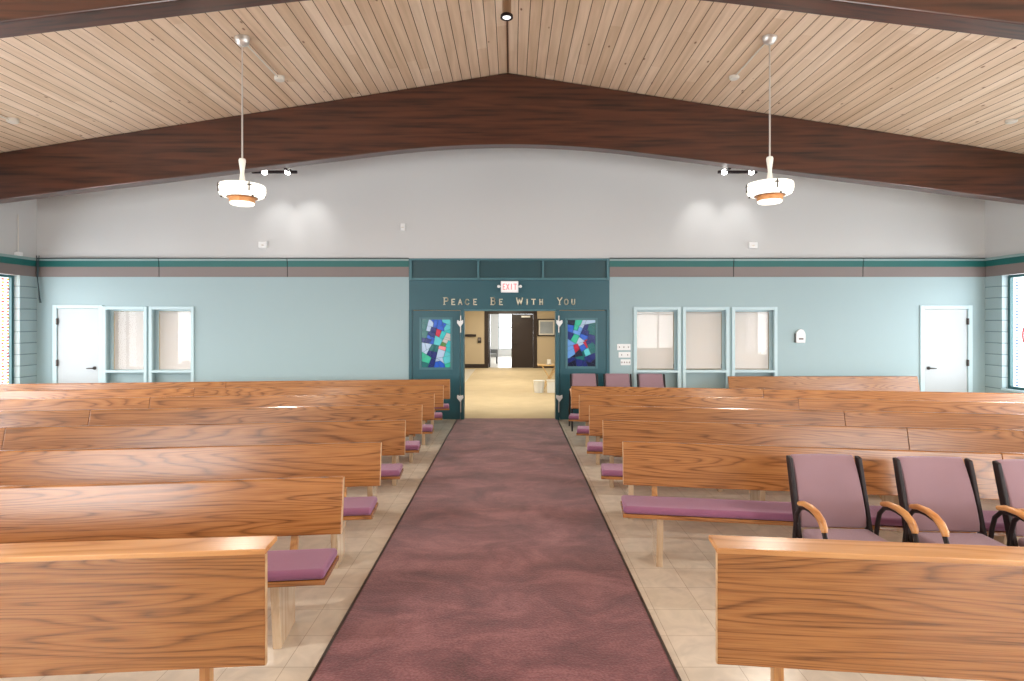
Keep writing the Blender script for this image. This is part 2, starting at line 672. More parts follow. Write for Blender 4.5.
# rear-wall openings: (x0, x1, z0, z1)
WINS_BACK = [(px(105), px(146), 0, pz(308)), (px(151), px(193), 0, pz(308)),
             (px(635), px(679), 0, pz(308.5)), (px(684), px(727.5), 0, pz(308.5)), (px(733), px(775.5), 0, pz(308.5))]
DOORS_BACK = [(px(55), px(101.5), 0, pz(307)), (px(921.5), px(970), 0, pz(307.5))]
panel_wall('wall_back', XL, XR, 0, Z_BB, WINS_BACK + DOORS_BACK + [(EX0, EX1, 0, Z_BB)], D, YB, 'XZ', M['blue_wall'],
           'pale blue rear wall with doors and windows either side of entry')
g = MB()
g.prism([(XL - .3, Z_BB), (EX0, Z_BB), (EX0, Z_BT - .01), (EX1, Z_BT - .01), (EX1, Z_BB), (XR + .3, Z_BB), (XR + .3, zc(XR + .3) + .1), (0, zc(0) + .1), (XL - .3, zc(XL - .3) + .1)],
        D, YB, 'Y')
struct(g.build('wall_back_upper', M['grey_wall']), 'grey gable of the rear wall above the green band', 'wall')

# side walls
SZ0 = .64
side_holes = [(a, b, SZ0, Z_BB) for a, b in WIN_SIDE]
panel_wall('wall_left', YF - .3, D, 0, Z_BB, side_holes, XL - .17, XL, 'YZ', M['block'], 'pale blue painted block wall with windows at the left side')
panel_wall('wall_right', YF - .3, D, 0, Z_BB, side_holes, XR, XR + .17, 'YZ', M['block'], 'pale blue painted block wall with windows at the right side')
struct(MB().box(XL - .3, XL, YF - .3, D, Z_BB, zc(XL) + .1).build('wall_left_upper', M['grey_wall']), 'grey upper part of the left side wall above the band', 'wall')
struct(MB().box(XR, XR + .3, YF - .3, D, Z_BB, zc(XR) + .1).build('wall_right_upper', M['grey_wall']), 'grey upper part of the right side wall above the band', 'wall')
panel_wall('wall_front', XL - .3, XR + .3, 0, 5.95, [(a, b, .6, 3.6) for a, b in WIN_FRONT], YF - .3, YF, 'XZ', M['front_wall'],
           'warm white altar wall with two tall windows')

# pine ceiling: two slopes of grooved planks, one prism
pts = []
n = int(9.3 / PLANK)
gw, gd = .0045, .009
right = []
right.append((0, zc(0)))
for i in range(1, n + 1):
    xg = i * PLANK
    right += [(xg - gw, zc(xg - gw)), (xg, zc(xg) + gd), (xg + gw, zc(xg + gw))]
right.append((9.35, zc(9.35)))
left = [(-x, z) for x, z in right[::-1]]
outline = left[:-1] + right
g = MB()
for (xa, za), (xb, zb) in zip(outline, outline[1:]):
    slope = abs((zb - za) / (xb - xa))
    a = [g.bm.verts.new(p) for p in ((xa, YF - .3, za), (xb, YF - .3, zb), (xb, YB, zb), (xa, YB, za))]
    f = g.bm.faces.new(a)
    f.material_index = 1 if slope > .4 else 0
g.prism([(-9.35, zc(9.35) + .05), (0, zc(0) + .05), (9.35, zc(9.35) + .05), (9.35, zc(9.35) + .2), (0, zc(0) + .2), (-9.35, zc(9.35) + .2)], YF - .3, YB, 'Y')
struct(g.build('ceiling', [M['pine'], M['groove']], loc=(-.065, 0, 0)), 'pitched ceiling of knotty pine planks running to the rear wall', 'ceiling')

# ridge joint cover
struct(MB().box(-.012, .012, YF, 9.3, zc(0) - .012, zc(0) + .01).build('trim_1', M['groove'], loc=(-.065, 0, 0)), 'thin dark joint strip along the ceiling ridge', 'trim')


def arched_beam(y0, y1, label):
    Z0 = H + 9.3 / F * 186
    xr = 130 / F * 9.3
    kk = .125 / (2 * xr)
    bot = []
    for i in range(-60, 61):
        x = i / 60 * 8.93
        bot.append((x, Z0 - .125 * abs(x) if abs(x) > xr else Z0 - .125 * xr + kk * xr * xr - kk * x * x))
    top = [(8.93, zc(8.93) - .004), (0, zc(0) - .014), (-8.93, zc(8.93) - .004)]
    o = MB().prism(bot + top, y0, y1, 'Y').build('beam', M['beam'], bevel=.012, seg=2, loc=(-.065, 0, 0))
    return struct(o, label, 'beam')


arched_beam(9.30, 9.53, 'dark mahogany arched roof beam in front of the grey rear gable')
arched_beam(4.77, 5.0, 'dark mahogany arched roof beam overhead, nearest the camera')

# the green / taupe band
SEG_L = [XL, px(160), px(288), EX0]
SEG_R = [EX1, px(733), px(862), XR]
Z_G0, Z_G1 = pz(267), pz(261)
cnt = [2]


def band(name, boxes, label):
    b = MB()
    for m_i, bx in boxes:
        b.mi = m_i
        b.box(*bx)
    return struct(b.build(name, [M['taupe_band'], M['green_band'], M['lip'], M['dark']]), label, 'trim')


def band_boxes_x(x0, x1):
    return [(0, (x0, x1, D - .03, D, Z_BB, Z_G0)), (1, (x0, x1, D - .035, D, Z_G0, Z_G1)), (2, (x0, x1, D - .05, D, Z_G1, Z_BT - .012)), (3, (x0, x1, D - .058, D, Z_BT - .012, Z_BT + .006))]  # topmost strip: shadow line over the lip, put in as a dark box


def band_boxes_y(xa, xb, xa2, xb2, xa3, xb3, y0, y1):
    return [(0, (xa, xb, y0, y1, Z_BB, Z_G0)), (1, (xa2, xb2, y0, y1, Z_G0, Z_G1)), (2, (xa3, xb3, y0, y1, Z_G1, Z_BT))]


for segs, side in ((SEG_L, 'left of'), (SEG_R, 'right of')):
    bb = []
    for i, (a, b) in enumerate(zip(segs, segs[1:])):
        bb += band_boxes_x(a + (.0 if i == 0 else .008), b - (.008 if i < 2 else 0))
        if i:
            bb.append((3, (a - .008, a + .008, D - .022, D, Z_BB, Z_BT - .012)))
    band('trim_%d' % cnt[0], bb, 'green and taupe band on the rear wall %s the entry' % side)
    cnt[0] += 1
band('trim_4', band_boxes_y(XL, XL + .03, XL, XL + .035, XL, XL + .05, YF, D - .05), 'green and taupe band along the left side wall')
band('trim_5', band_boxes_y(XR - .03, XR, XR - .035, XR, XR - .05, XR, YF, D - .05), 'green and taupe band along the right side wall')

# the teal entry surround
ZH = pz(278.5)
b = MB()
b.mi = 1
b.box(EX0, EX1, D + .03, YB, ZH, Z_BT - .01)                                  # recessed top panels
b.mi = 2
for x0, x1 in ((EX0, EX0 + .055), (px(477.3), px(479.3)), (px(542), px(544)), (EX1 - .055, EX1)):
    b.box(x0, x1, D - .02, D + .03, ZH, Z_BT - .03)
b.box(EX0, EX1, D - .03, D + .03, ZH - .03, ZH + .012)
b.box(EX0, EX1, D - .03, D + .03, Z_BT - .04, Z_BT)
b.mi = 0
b.box(EX0, EX1, D - .005, YB, OZ, ZH - .03)                                   # lintel face
b.box(EX0, EX0 + .06, D - .02, YB, 0, OZ)                                     # side posts
b.box(EX1 - .06, EX1, D - .02, YB, 0, OZ)
b.box(px(460.5), OX0, D - .015, YB, 0, OZ)
b.box(OX1, px(559.5), D - .015, YB, 0, OZ)
b.mi = 2
b.box(OX0, OX1, D - .012, D + .02, OZ - .02, OZ + .015)
struct(b.build('wall_entry', [M['teal'], M['teal_deep'], M['teal_trim']], bevel=.004), 'dark teal panelled surround and lintel of the open entry', 'wall')

# ------------------------------------------------------------------ doors with stained glass


def clip(poly, a, b, c):
    """keep a*x+b*y<=c"""
    out = []
    for i, p in enumerate(poly):
        q = poly[(i + 1) % len(poly)]
        dp, dq = a * p[0] + b * p[1] - c, a * q[0] + b * q[1] - c
        if dp <= 0:
            out.append(p)
        if (dp < 0 < dq) or (dq < 0 < dp):
            t = dp / (dp - dq)
            out.append((p[0] + t * (q[0] - p[0]), p[1] + t * (q[1] - p[1])))
    return out


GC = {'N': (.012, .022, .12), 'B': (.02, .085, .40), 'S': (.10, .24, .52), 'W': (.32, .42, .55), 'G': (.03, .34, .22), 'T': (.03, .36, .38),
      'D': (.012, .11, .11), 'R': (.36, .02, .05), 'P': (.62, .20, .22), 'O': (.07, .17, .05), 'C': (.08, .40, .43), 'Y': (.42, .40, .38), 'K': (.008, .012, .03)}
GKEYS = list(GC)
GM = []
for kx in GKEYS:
    GM.append(plain('stained_glass_' + kx, GC[kx], .15, emit=GC[kx], estr=.22))  # faint emission in the pane colour, in place of light from behind


def stained(seeds, x0, x1, z0, z1, y, parent, seed):
    """irregular angular leaded pieces: the light is cut again and again by slanting lines"""
    rnd = random.Random(seed)
    w, h = x1 - x0, z1 - z0
    gb, lb = MB(), MB()

    def area(p):
        return abs(sum(p[i][0] * p[(i + 1) % len(p)][1] - p[(i + 1) % len(p)][0] * p[i][1] for i in range(len(p)))) / 2
    todo, done = [[(0, 0), (w, 0), (w, h), (0, h)]], []
    while todo:
        p = todo.pop()
        if area(p) < w * h * rnd.uniform(.020, .050):
            done.append(p)
            continue
        best = None
        for _ in range(14):
            an = rnd.uniform(0, PI)
            cx_ = sum(q[0] for q in p) / len(p) + rnd.uniform(-.05, .05) * w
            cy_ = sum(q[1] for q in p) / len(p) + rnd.uniform(-.05, .05) * h
            a_, b_ = math.cos(an), math.sin(an)
            c_ = a_ * cx_ + b_ * cy_
            p1, p2 = clip(p, a_, b_, c_), clip(p, -a_, -b_, -c_)
            if len(p1) < 3 or len(p2) < 3:
                continue
            per = sum(math.hypot(q[i][0] - q[i - 1][0], q[i][1] - q[i - 1][1]) for q in (p1, p2) for i in range(len(q)))
            sc = per + (.0 if abs(math.sin(2 * an)) > .35 else .25)
            if best is None or sc < best[0]:
                best = (sc, p1, p2)
        if best is None:
            done.append(p)
        else:
            todo += [best[1], best[2]]
    for poly in done:
        mx_, my_ = sum(q[0] for q in poly) / len(poly) / w, sum(q[1] for q in poly) / len(poly) / h
        kx = min(seeds, key=lambda sd: (sd[0] - mx_) ** 2 + ((sd[1] - my_) * h / w) ** 2)[2]
        gb.mi = GKEYS.index(kx)
        gb.prism([(x0 + u, z1 - v) for u, v in poly], y, y + .006, 'Y')
        for u in range(len(poly)):
            (ax, ay), (bx, by) = poly[u], poly[(u + 1) % len(poly)]
            dx, dy = bx - ax, by - ay
            ln = math.hypot(dx, dy)
            if ln < .01:
                continue
            nx, ny = -dy / ln * .0025, dx / ln * .0025
            lb.prism([(x0 + ax + nx, z1 - ay - ny), (x0 + bx + nx, z1 - by - ny), (x0 + bx - nx, z1 - by + ny), (x0 + ax - nx, z1 - ay + ny)], y - .004, y + .002, 'Y')
    gp = gb.build('stained_glass', GM, parent)
    lb.build('lead_came', M['teal_trim'], gp)
    return gp


SEED_L = [(.06, .06, 'D'), (.25, .15, 'W'), (.45, .05, 'B'), (.70, .08, 'B'), (.92, .12, 'C'), (.30, .28, 'N'), (.52, .29, 'R'), (.80, .25, 'T'), (.12, .32, 'D'),
          (.38, .40, 'B'), (.08, .44, 'N'), (.70, .43, 'C'), (.90, .42, 'Y'), (.16, .58, 'W'), (.42, .56, 'D'), (.66, .62, 'P'), (.80, .55, 'O'), (.92, .60, 'T'),
          (.15, .78, 'G'), (.38, .78, 'N'), (.66, .80, 'W'), (.90, .76, 'C'), (.88, .93, 'G'), (.62, .96, 'B'), (.22, .95, 'D'), (.40, .93, 'N')]
SEED_R = [(.06, .08, 'K'), (.28, .10, 'G'), (.55, .08, 'W'), (.72, .07, 'W'), (.93, .08, 'D'), (.06, .30, 'N'), (.20, .25, 'B'), (.42, .28, 'S'), (.62, .22, 'N'), (.62, .34, 'B'),
          (.85, .25, 'D'), (.28, .42, 'G'), (.48, .46, 'W'), (.60, .47, 'R'), (.90, .45, 'N'), (.12, .55, 'S'), (.12, .68, 'S'), (.32, .63, 'R'), (.50, .60, 'B'), (.72, .62, 'W'),
          (.93, .65, 'D'), (.32, .76, 'K'), (.08, .82, 'N'), (.55, .78, 'D'), (.20, .92, 'K'), (.45, .93, 'N'), (.68, .92, 'N'), (.70, .74, 'C'), (.92, .88, 'K'), (.82, .82, 'N')]


def side_leaf(name, x0, x1, gx0, gx1, gz0, gz1, seeds, label):
    r = thing(name, label, 'door')
    r['kind'] = 'structure'
    r.location = ((x0 + x1) / 2, D, 0)
    ox = (x0 + x1) / 2
    b = MB()
    y0, y1 = .0, .045
    X0, X1, A0, A1 = x0 - ox, x1 - ox, gx0 - ox, gx1 - ox
    b.box(X0, A0, y0, y1, .01, OZ - .012)
    b.box(A1, X1, y0, y1, .01, OZ - .012)
    b.box(A0, A1, y0, y1, .01, gz0)
    b.box(A0, A1, y0, y1, gz1, OZ - .012)
    b.build('door_leaf', M['teal'], r)
    f = MB()
    for q in ((A0 - .03, A0 + .012, gz0 - .03, gz1 + .03), (A1 - .012, A1 + .03, gz0 - .03, gz1 + .03), (A0, A1, gz0 - .03, gz0 + .012), (A0, A1, gz1 - .012, gz1 + .03)):
        f.box(q[0], q[1], y0 - .012, y0 + .01, q[2], q[3])
    f.build('glass_bead', M['teal_trim'], r)
    stained(seeds, A0 + .008, A1 - .008, gz0 + .008, gz1 - .008, y0 + .012, r, len(seeds))
    return r


side_leaf('door_1', EX0 + .062, px(460), px(421), px(451), pz(368), pz(319), SEED_L, 'teal door leaf with blue stained glass left of the doorway')
side_leaf('door_2', px(560), EX1 - .062, px(567), px(596), pz(367), pz(319.5), SEED_R, 'teal door leaf with blue stained glass right of the doorway')


def open_leaf(name, xe, s, label):
    """the opened leaf, folded back into the foyer and seen edge on; s = +1 when the doorway lies towards +X"""
    r = thing(name, label, 'door', (xe - s * .04, D + .03, 0))
    r['kind'] = 'structure'
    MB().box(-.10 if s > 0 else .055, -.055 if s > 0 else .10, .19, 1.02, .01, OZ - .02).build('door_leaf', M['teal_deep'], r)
    for z in (.30, 1.80):
        hg = MB()
        hg.box(-.02 * s - .008, -.02 * s + .008, -.062, -.04, z - .15, z + .17)
        hg.build('hinge_plate', M['chrome'], r)
    for z in (.42, 1.83):
        h2 = MB()
        h2.prism([(-.055, .06), (0, .035), (.055, .06), (.06, .0), (0, -.075), (-.06, .0)], -.075, -.045, 'Y', Matrix.Translation((-.03 * s, 0, z)))
        h2.build('hold_open_latch', M['white'], r, bevel=.006)
    return r


open_leaf('door_3', OX0, 1, 'opened teal entry door leaf folded into the foyer, left jamb')
open_leaf('door_4', OX1, -1, 'opened teal entry door leaf folded into the foyer, right jamb')

# ------------------------------------------------------------------ white doors and recessed windows of the rear wall


def white_door(name, x0, x1, z1, hinge_left, label):
    xc = (x0 + x1) / 2
    r = thing(name, label, 'door', (xc, D, 0))
    r['kind'] = 'structure'
    w = (x1 - x0) / 2
    f = MB()
    f.box(-w - .035, -w + .045, -.022, .12, 0, z1 + .04)
    f.box(w - .045, w + .035, -.022, .12, 0, z1 + .04)
    f.box(-w + .045, w - .045, -.022, .12, z1 - .03, z1 + .04)
    f.build('door_frame', M['frame_blue'], r, bevel=.005)
    MB().box(-w + .05, w - .05, .004, .05, .012, z1 - .035).build('door_leaf', M['white_door'], r, bevel=.003)
    s = -1 if hinge_left else 1
    for z in (.25, 1.08, 1.86):
        MB().box(s * (w - .05) - .014, s * (w - .05) + .014, -.03, .004, z - .06, z + .06).build('hinge', M['bronze'], r)
    h = MB()
    hx = -s * (w - .13)
    h.cyl((hx, .004, .98), (hx, -.012, .98), .032, n=20)
    h.cyl((hx, -.012, .98), (hx, -.05, .98), .011, n=12)
    h.tube([(hx, -.05, .98), (hx + s * .06, -.052, .98), (hx + s * .12, -.046, .975)], [.013, .012, .008], 10)
    h.build('door_handle', M['bronze'], r, smooth=True)
    return r


white_door('door_5', *DOORS_BACK[0][:2], DOORS_BACK[0][3], True, 'white flush door beside two blue framed windows')
white_door('door_6', *DOORS_BACK[1][:2], DOORS_BACK[1][3], False, 'white flush door alone near the corner of rear wall')


def rear_window(name, x0, x1, z1, label, blind_off):
    xc, w = (x0 + x1) / 2, (x1 - x0) / 2
    r = thing(name, label, 'window', (xc, D, 0))
    r['kind'] = 'structure'
    f = MB()
    for a, b_ in ((-w - .028, -w + .03), (w - .03, w + .028)):
        f.box(a, b_, -.028, .02, 0, z1 + .03)
    f.box(-w + .03, w - .03, -.028, .02, z1 - .03, z1 + .03)
    f.build('window_frame', M['frame_blue'], r, bevel=.004)
    zs = pz(371.5)
    MB().box(-w + .001, w - .001, -.03, .17, zs - .02, zs + .025).build('sill', M['frame_blue'], r, bevel=.004)
    MB().box(-w + .001, w - .001, .13, .17, .01, zs - .02).build('lower_panel', M['blue_wall'], r)
    s = MB()
    s.box(-w + .001, -w + .05, .13, .17, zs + .025, z1 - .001)
    s.box(w - .05, w - .001, .13, .17, zs + .025, z1 - .001)
    s.box(-w + .05, w - .05, .13, .17, z1 - .06, z1 - .001)
    s.build('sash', M['frame_blue'], r)
    MB().box(-w + .05, w - .05, .147, .152, zs + .025, z1 - .06).build('pane', M['glass_in'], r)
    bl = MB()
    zt = z1 - .07
    z = zt
    bl.box(-w + .052, w - .052, .175, .20, zt - .03, zt)
    k = 0
    while z > zs + .06:
        z -= .026
        T = Matrix.Translation((0, .188, z)) @ Matrix.Rotation(math.radians(64), 4, 'X')
        bl.box(-w + .055 + blind_off, w - .055, -.0145, .0145, -.0008, .0008, T)
        k += 1
    bl.build('blind', M['blind'], r)
    return r


rear_window('window_1', *WINS_BACK[0][:2], WINS_BACK[0][3], 'blue framed interior window with blind next to white door', 0)
rear_window('window_2', *WINS_BACK[1][:2], WINS_BACK[1][3], 'blue framed interior window with blind, second from white door', 0)
rear_window('window_3', *WINS_BACK[2][:2], WINS_BACK[2][3], 'blue framed interior window with blind beside the switch plates', 0)
rear_window('window_4', *WINS_BACK[3][:2], WINS_BACK[3][3], 'blue framed interior window, middle one of three', 0)
rear_window('window_5', *WINS_BACK[4][:2], WINS_BACK[4][3], 'blue framed interior window beside the white wall thermostat', 0)

# ------------------------------------------------------------------ side windows and altar windows


def side_window(name, X, s, y0, y1, label, deco):
    """s = +1 on the right wall, -1 on the left"""
    xw = X + s * .14
    yc = (y0 + y1) / 2
    r = thing(name, label, 'window', (xw, yc, 0))
    r['kind'] = 'structure'
    w = (y1 - y0) / 2
    f = MB()
    t = .045
    f.box(-.03, .03, -w, -w + t, SZ0, Z_BB)
    f.box(-.03, .03, w - t, w, SZ0, Z_BB)
    f.box(-.03, .03, -w + t, w - t, SZ0, SZ0 + t)
    f.box(-.03, .03, -w + t, w - t, Z_BB - t, Z_BB)
    for m_ in (-w / 3, w / 3):
        f.box(-.025, .025, m_ - .02, m_ + .02, SZ0 + t, Z_BB - t)
    f.build('window_frame', M['frame_dark'], r)
    MB().box(-.004, .004, -w + t, w - t, SZ0 + t, Z_BB - t).build('pane', M['glass'], r)
    MB().box(-s * .16 if s > 0 else -.0, 0 if s > 0 else .16, -w + .001, w - .001, SZ0 - .03, SZ0 - .001).build('sill', M['frame_blue'], r)
    # border of small coloured glass pieces
    d = MB()
    nrow = 34
    hh = (Z_BB - SZ0 - 2 * t) / nrow
    ye = w - t - .055
    for i in range(nrow):
        z = SZ0 + t + i * hh
        if deco == 'warm':
            for kx, off in ((0, 0), (1, -.10)):
                d.mi = (i * 3 + kx + i // 5) % 2
                d.box(-s * .012 - .002, -s * .012 + .002, ye - .035 + off, ye + .035 + off - .012 * ((i + kx) % 3), z + .006, z + hh * .72)
        else:
            d.mi = 0
            d.box(-s * .012 - .002, -s * .012 + .002, ye - .09, ye - .035, z + .010, z + hh * .66)
    d.build('coloured_glass', [M['pane_rose'], M['pane_amber']] if deco == 'warm' else [M['pane_blue']], r)
    if deco != 'warm':
        rg = MB()
        rg.tube([(-s * .02, ye - .52 + .33 * math.cos(a), 1.62 + .33 * math.sin(a)) for a in [i / 40 * 2 * PI for i in range(41)]], .014, 8)
        rg.build('red_ring', M['red'], r)
    return r


k = 6
for i, (a, b_) in enumerate(WIN_SIDE):
    side_window('window_%d' % k, XL, -1, a, b_, ['left wall window with amber and rose glass border by the corner', 'left wall window beside the middle pews', 'left wall window nearest the altar'][i], 'warm')
    k += 1
    side_window('window_%d' % k, XR, 1, a, b_, ['right wall window with blue glass border and red ring', 'right wall window beside the middle pews', 'right wall window nearest the altar'][i], 'cool')
    k += 1
for i, (a, b_) in enumerate(WIN_FRONT):
    r = thing('window_%d' % k, 'tall altar wall window at the %s side' % ('left' if i == 0 else 'right'), 'window', ((a + b_) / 2, YF - .14, 0))
    r['kind'] = 'structure'
    w = (b_ - a) / 2
    f = MB()
    for q in (-w + .03, -w / 3, w / 3, w - .03):
        f.box(q - .03, q + .03, -.03, .03, .6, 3.6)
    for z in (.63, 2.2, 3.57):
        f.box(-w, w, -.028, .028, z - .03, z + .03)
    f.build('window_frame', M['frame_dark'], r)
    MB().box(-w + .03, w - .03, -.004, .004, .63, 3.57).build('pane', M['glass'], r)
    k += 1

# ------------------------------------------------------------------ the foyer behind the doorway
FX0, FX1, FZ = -9.0, 9.0, 2.75
K2 = YE / F


def qx(x):
    return (x - 512) * K2


def qz(y):
    return H - (y - 322) * K2


struct(MB().box(FX0, FX1, YB - .1, YE + .2, -.1, .0).build('floor_foyer', M['tan_carpet']), 'tan carpet floor of the foyer beyond the doorway', 'floor')
struct(MB().box(-4.0, -1.43, 16.6, 22.3, 0, .006).build('floor_tile', M['pale_tile']), 'pale tile strip along the foyer carpet', 'floor')
struct(MB().box(FX0, FX1, YB, YE + .2, FZ, FZ + .1).build('ceiling_foyer', M['white']), 'white flat ceiling of the foyer', 'ceiling')
DX0, DX1, DZ = qx(487.5), qx(534), qz(314)
panel_wall('wall_foyer', FX0, FX1, 0, FZ, [(DX0, DX1, 0, DZ)], YE, YE + .2, 'XZ', M['tan_wall'], 'tan end wall of the foyer with dark doors')
struct(MB().box(FX0 - .1, FX0, YB, YE + .2, 0, FZ).build('wall_foyer_left', M['tan_wall']), 'tan left wall of the foyer', 'wall')
struct(MB().box(FX1, FX1 + .2, YB, YE + .2, 0, FZ).build('wall_foyer_right', M['tan_wall']), 'tan right wall of the foyer', 'wall')
b = MB()
b.box(FX0, DX0 - .12, YE - .02, YE, 0, .16)
b.box(DX1 + .12, FX1, YE - .02, YE, 0, .16)
struct(b.build('baseboard_foyer', M['espresso']), 'dark brown baseboard along the foyer end wall', 'baseboard')
r = thing('door_7', 'dark brown double door at the foyer end, one leaf open', 'door', (0, YE, 0))
r['kind'] = 'structure'
f = MB()
f.box(DX0 - .12, DX0 + .03, -.03, .2, 0, DZ + .12)
f.box(DX1 - .03, DX1 + .12, -.03, .2, 0, DZ + .12)
f.box(DX0 + .03, DX1 - .03, -.03, .2, DZ, DZ + .12)
f.build('door_frame', M['espresso'], r)
XM = qx(511.5)
l = MB().box(XM, DX1 - .035, .03, .08, .01, DZ - .01).build('door_leaf', M['espresso'], r)
c = MB()
c.box(XM + .40, XM + .75, -.02, .03, DZ - .14, DZ - .07)
c.build('door_closer', M['chrome'], r)
h = MB()
h.cyl((XM + .07, .03, 1.0), (XM + .07, -.03, 1.0), .02)
h.cyl((XM + .07, -.03, 1.0), (XM + .20, -.03, 1.0), .012)
h.build('door_handle', M['bronze'], r, smooth=True)
MB().box(DX0 + .035, DX0 + .085, .2, 1.05, .01, DZ - .01).build('door_leaf', M['espresso'], r)

# bright room further back
struct(MB().box(-4, 4, YE + .2, 31, -.1, 0).build('floor_far_room', M['pale_tile']), 'pale floor of the bright room past the foyer doors', 'floor')
struct(MB().box(-4, 4, YE + .2, 31, 2.9, 3.0).build('ceiling_far_room', M['white']), 'white ceiling of the bright room past the foyer', 'ceiling')
struct(MB().box(-4.2, -4, YE + .2, 31, 0, 3).build('wall_far_left', M['white']), 'white left wall of the bright far room', 'wall')
struct(MB().box(4, 4.2, YE + .2, 31, 0, 3).build('wall_far_right', M['white']), 'white right wall of the bright far room', 'wall')
panel_wall('wall_far_back', -4.2, 4.2, 0, 3, [(-.75, 1.5, .35, 2.5)], 31, 31.2, 'XZ', M['white'], 'white end wall of the bright far room')
r = thing('window_far', 'bright gridded window seen through the open foyer door', 'window', (.37, 31.1, 0))
r['kind'] = 'structure'
f = MB()
for q in (-1.1, -.35, .35, 1.1):
    f.box(q - .03, q + .03, -.04, .04, .35, 2.5)
for z in (.38, 1.55, 2.47):
    f.box(-1.12, 1.12, -.035, .035, z - .03, z + .03)
f.build('window_frame', plain('pale_grey_frame', (.55, .60, .62), .4), r)
MB().box(-1.1, 1.1, -.004, .004, .4, 2.45).build('pane', M['glass'], r)
area_light('window_daylight', (.37, 31.8, 1.5), (-PI / 2, 0, 0), 2.3, 2.2, 45, (.95, .98, 1))
area_light('far_room_area_light', (0, 26.5, 2.85), (0, 0, 0), 2.4, 2.4, 55, (1, .98, .95))  # area light under the far room's ceiling, no fixture

# lights added out of view to brighten foyer and blinds (housing + its light)
for (x, y, lab) in ((-.2, 13.2, 'added unseen square light in the foyer nearest the doorway'), (-.2, 17.2, 'added unseen square light halfway down the foyer'), (-.2, 21.0, 'added unseen square light in foyer by the dark doors'),
                    (-5.5, 13.5, 'added unseen square light brightening the blinds of the left windows'), (5.5, 13.5, 'added unseen square light brightening the blinds of the right windows')):
    r = thing('added_foyer_light', lab, 'ceiling light', (x, y, FZ), 0, 'added unseen foyer lights')
    MB().box(-.32, .32, -.32, .32, -.05, 0).build('housing', M['white'], r)
    area_light('added_foyer_lamp', (x, y, FZ - .06), (0, 0, 0), .6, .6, 36 if abs(x) < 1 else 85, (1, .90, .72) if abs(x) < 1 else (.97, .97, 1))

# foyer things
r = thing('picture_frame', 'framed grey blue print on the foyer end wall beside dark door', 'picture', (qx(546.5), YE - .02, qz(327.5)))
w, hh = .37, .35
f = MB()
f.box(-w, -w + .05, -.025, .02, -hh, hh)
f.box(w - .05, w, -.025, .02, -hh, hh)
f.box(-w + .05, w - .05, -.025, .02, -hh, -hh + .05)
f.box(-w + .05, w - .05, -.025, .02, hh - .05, hh)
f.build('frame', M['espresso'], r)
MB().box(-w + .05, w - .05, -.005, .015, -hh + .05, hh - .05).build('mat_board', M['mat_white'], r)
MB().box(-w + .11, w - .11, -.008, .0, -hh + .11, hh - .11).build('print', M['art_blue'], r)

r = thing('wall_rail', 'dark wooden wall rail on the foyer end wall', 'rail', (qx(468), YE, qz(335.5)))
MB().box(-.85, .33, -.07, -.03, -.05, .05).build('rail_bar', M['espresso'], r, bevel=.01)
for q in (-.6, .2):
    MB().box(q - .02, q + .02, -.04, 0, -.03, .03).build('bracket', M['bronze'], r)
r = thing('wall_phone_box', 'small dark box on the foyer wall left of dark doors', 'wall box', (qx(479.5), YE, qz(340)))
MB().box(-.07, .07, -.06, 0, -.12, .10).build('housing', M['bronze'], r, bevel=.01)
MB().box(-.045, .045, -.066, -.058, -.02, .07).build('face_plate', M['taupe_band'], r)

# folding wooden tray table with things on and under it
TY = 15.4
r = thing('folding_table', 'light wood folding tray table just inside the foyer', 'table', (1.01, TY, 0))
MB().box(-.32, .32, -.26, .26, .675, .70).build('tabletop', M['tablewood'], r, bevel=.006)
for yq in (-.22, .22):
    for s in (-1, 1):
        lg = MB()
        lg.tube([(s * .20, yq + .012 * s, 0), (-s * .20, yq + .012 * s, .675)], .016, 8)
        lg.build('leg', M['tablewood'], r)
bk = thing('waste_basket', 'white round waste basket beneath the folding table, nearest doorway', 'basket', (.71, TY - .45, 0))
MB().lathe([(0, 0), (.12, 0), (.15, .30), (.155, .31), (.15, .315), (.142, .305), (.113, .02), (0, .015)], 28).build('bucket', M['white'], bk, smooth=True)
MB().lathe([(.146, .296), (.158, .30), (.158, .312), (.146, .316)], 28).build('rim', M['mat_white'], bk, smooth=True)
bx = thing('storage_box', 'white lidded storage box on floor right of the waste basket', 'box', (1.08, TY - .45, 0))
MB().box(-.16, .16, -.13, .13, 0, .29).build('body', M['white'], bx, bevel=.012)
MB().box(-.17, .17, -.14, .14, .285, .33).build('lid', M['mat_white'], bx, bevel=.01)
cd = thing('candle', 'white pillar candle standing on the folding tray table', 'candle', (1.00, TY - .05, .70))
MB().lathe([(0, 0), (.055, 0), (.055, .13), (.05, .14), (0, .135)], 20).build('wax', M['mat_white'], cd, smooth=True)
MB().cyl((0, 0, .135), (0, 0, .155), .003, n=6).build('wick', M['dark'], cd)
MB().lathe([(0, .001), (.07, .001), (.085, .018), (.08, .02), (.06, .006), (0, .006)], 20).build('saucer', M['off_white'], cd, smooth=True)

# grey chair beyond the far doors
r = thing('lounge_chair', 'grey armchair in the bright room past the foyer doors', 'chair', (-1.05, 25.2, 0), math.radians(50))
MB().box(-.28, .28, -.28, .24, .30, .46).build('seat', M['grey_cloth'], r, bevel=.04)
MB().box(-.28, .28, .18, .32, .40, .95).build('backrest', M['grey_cloth'], r, bevel=.04)
for s in (-1, 1):
    MB().box(s * .32 - .04, s * .32 + .04, -.28, .26, .28, .64).build('armrest', M['grey_cloth'], r, bevel=.03)
    for yq in (-.24, .22):
        MB().box(s * .30 - .025, s * .30 + .025, yq - .025, yq + .025, 0, .31).build('leg', M['black'], r)

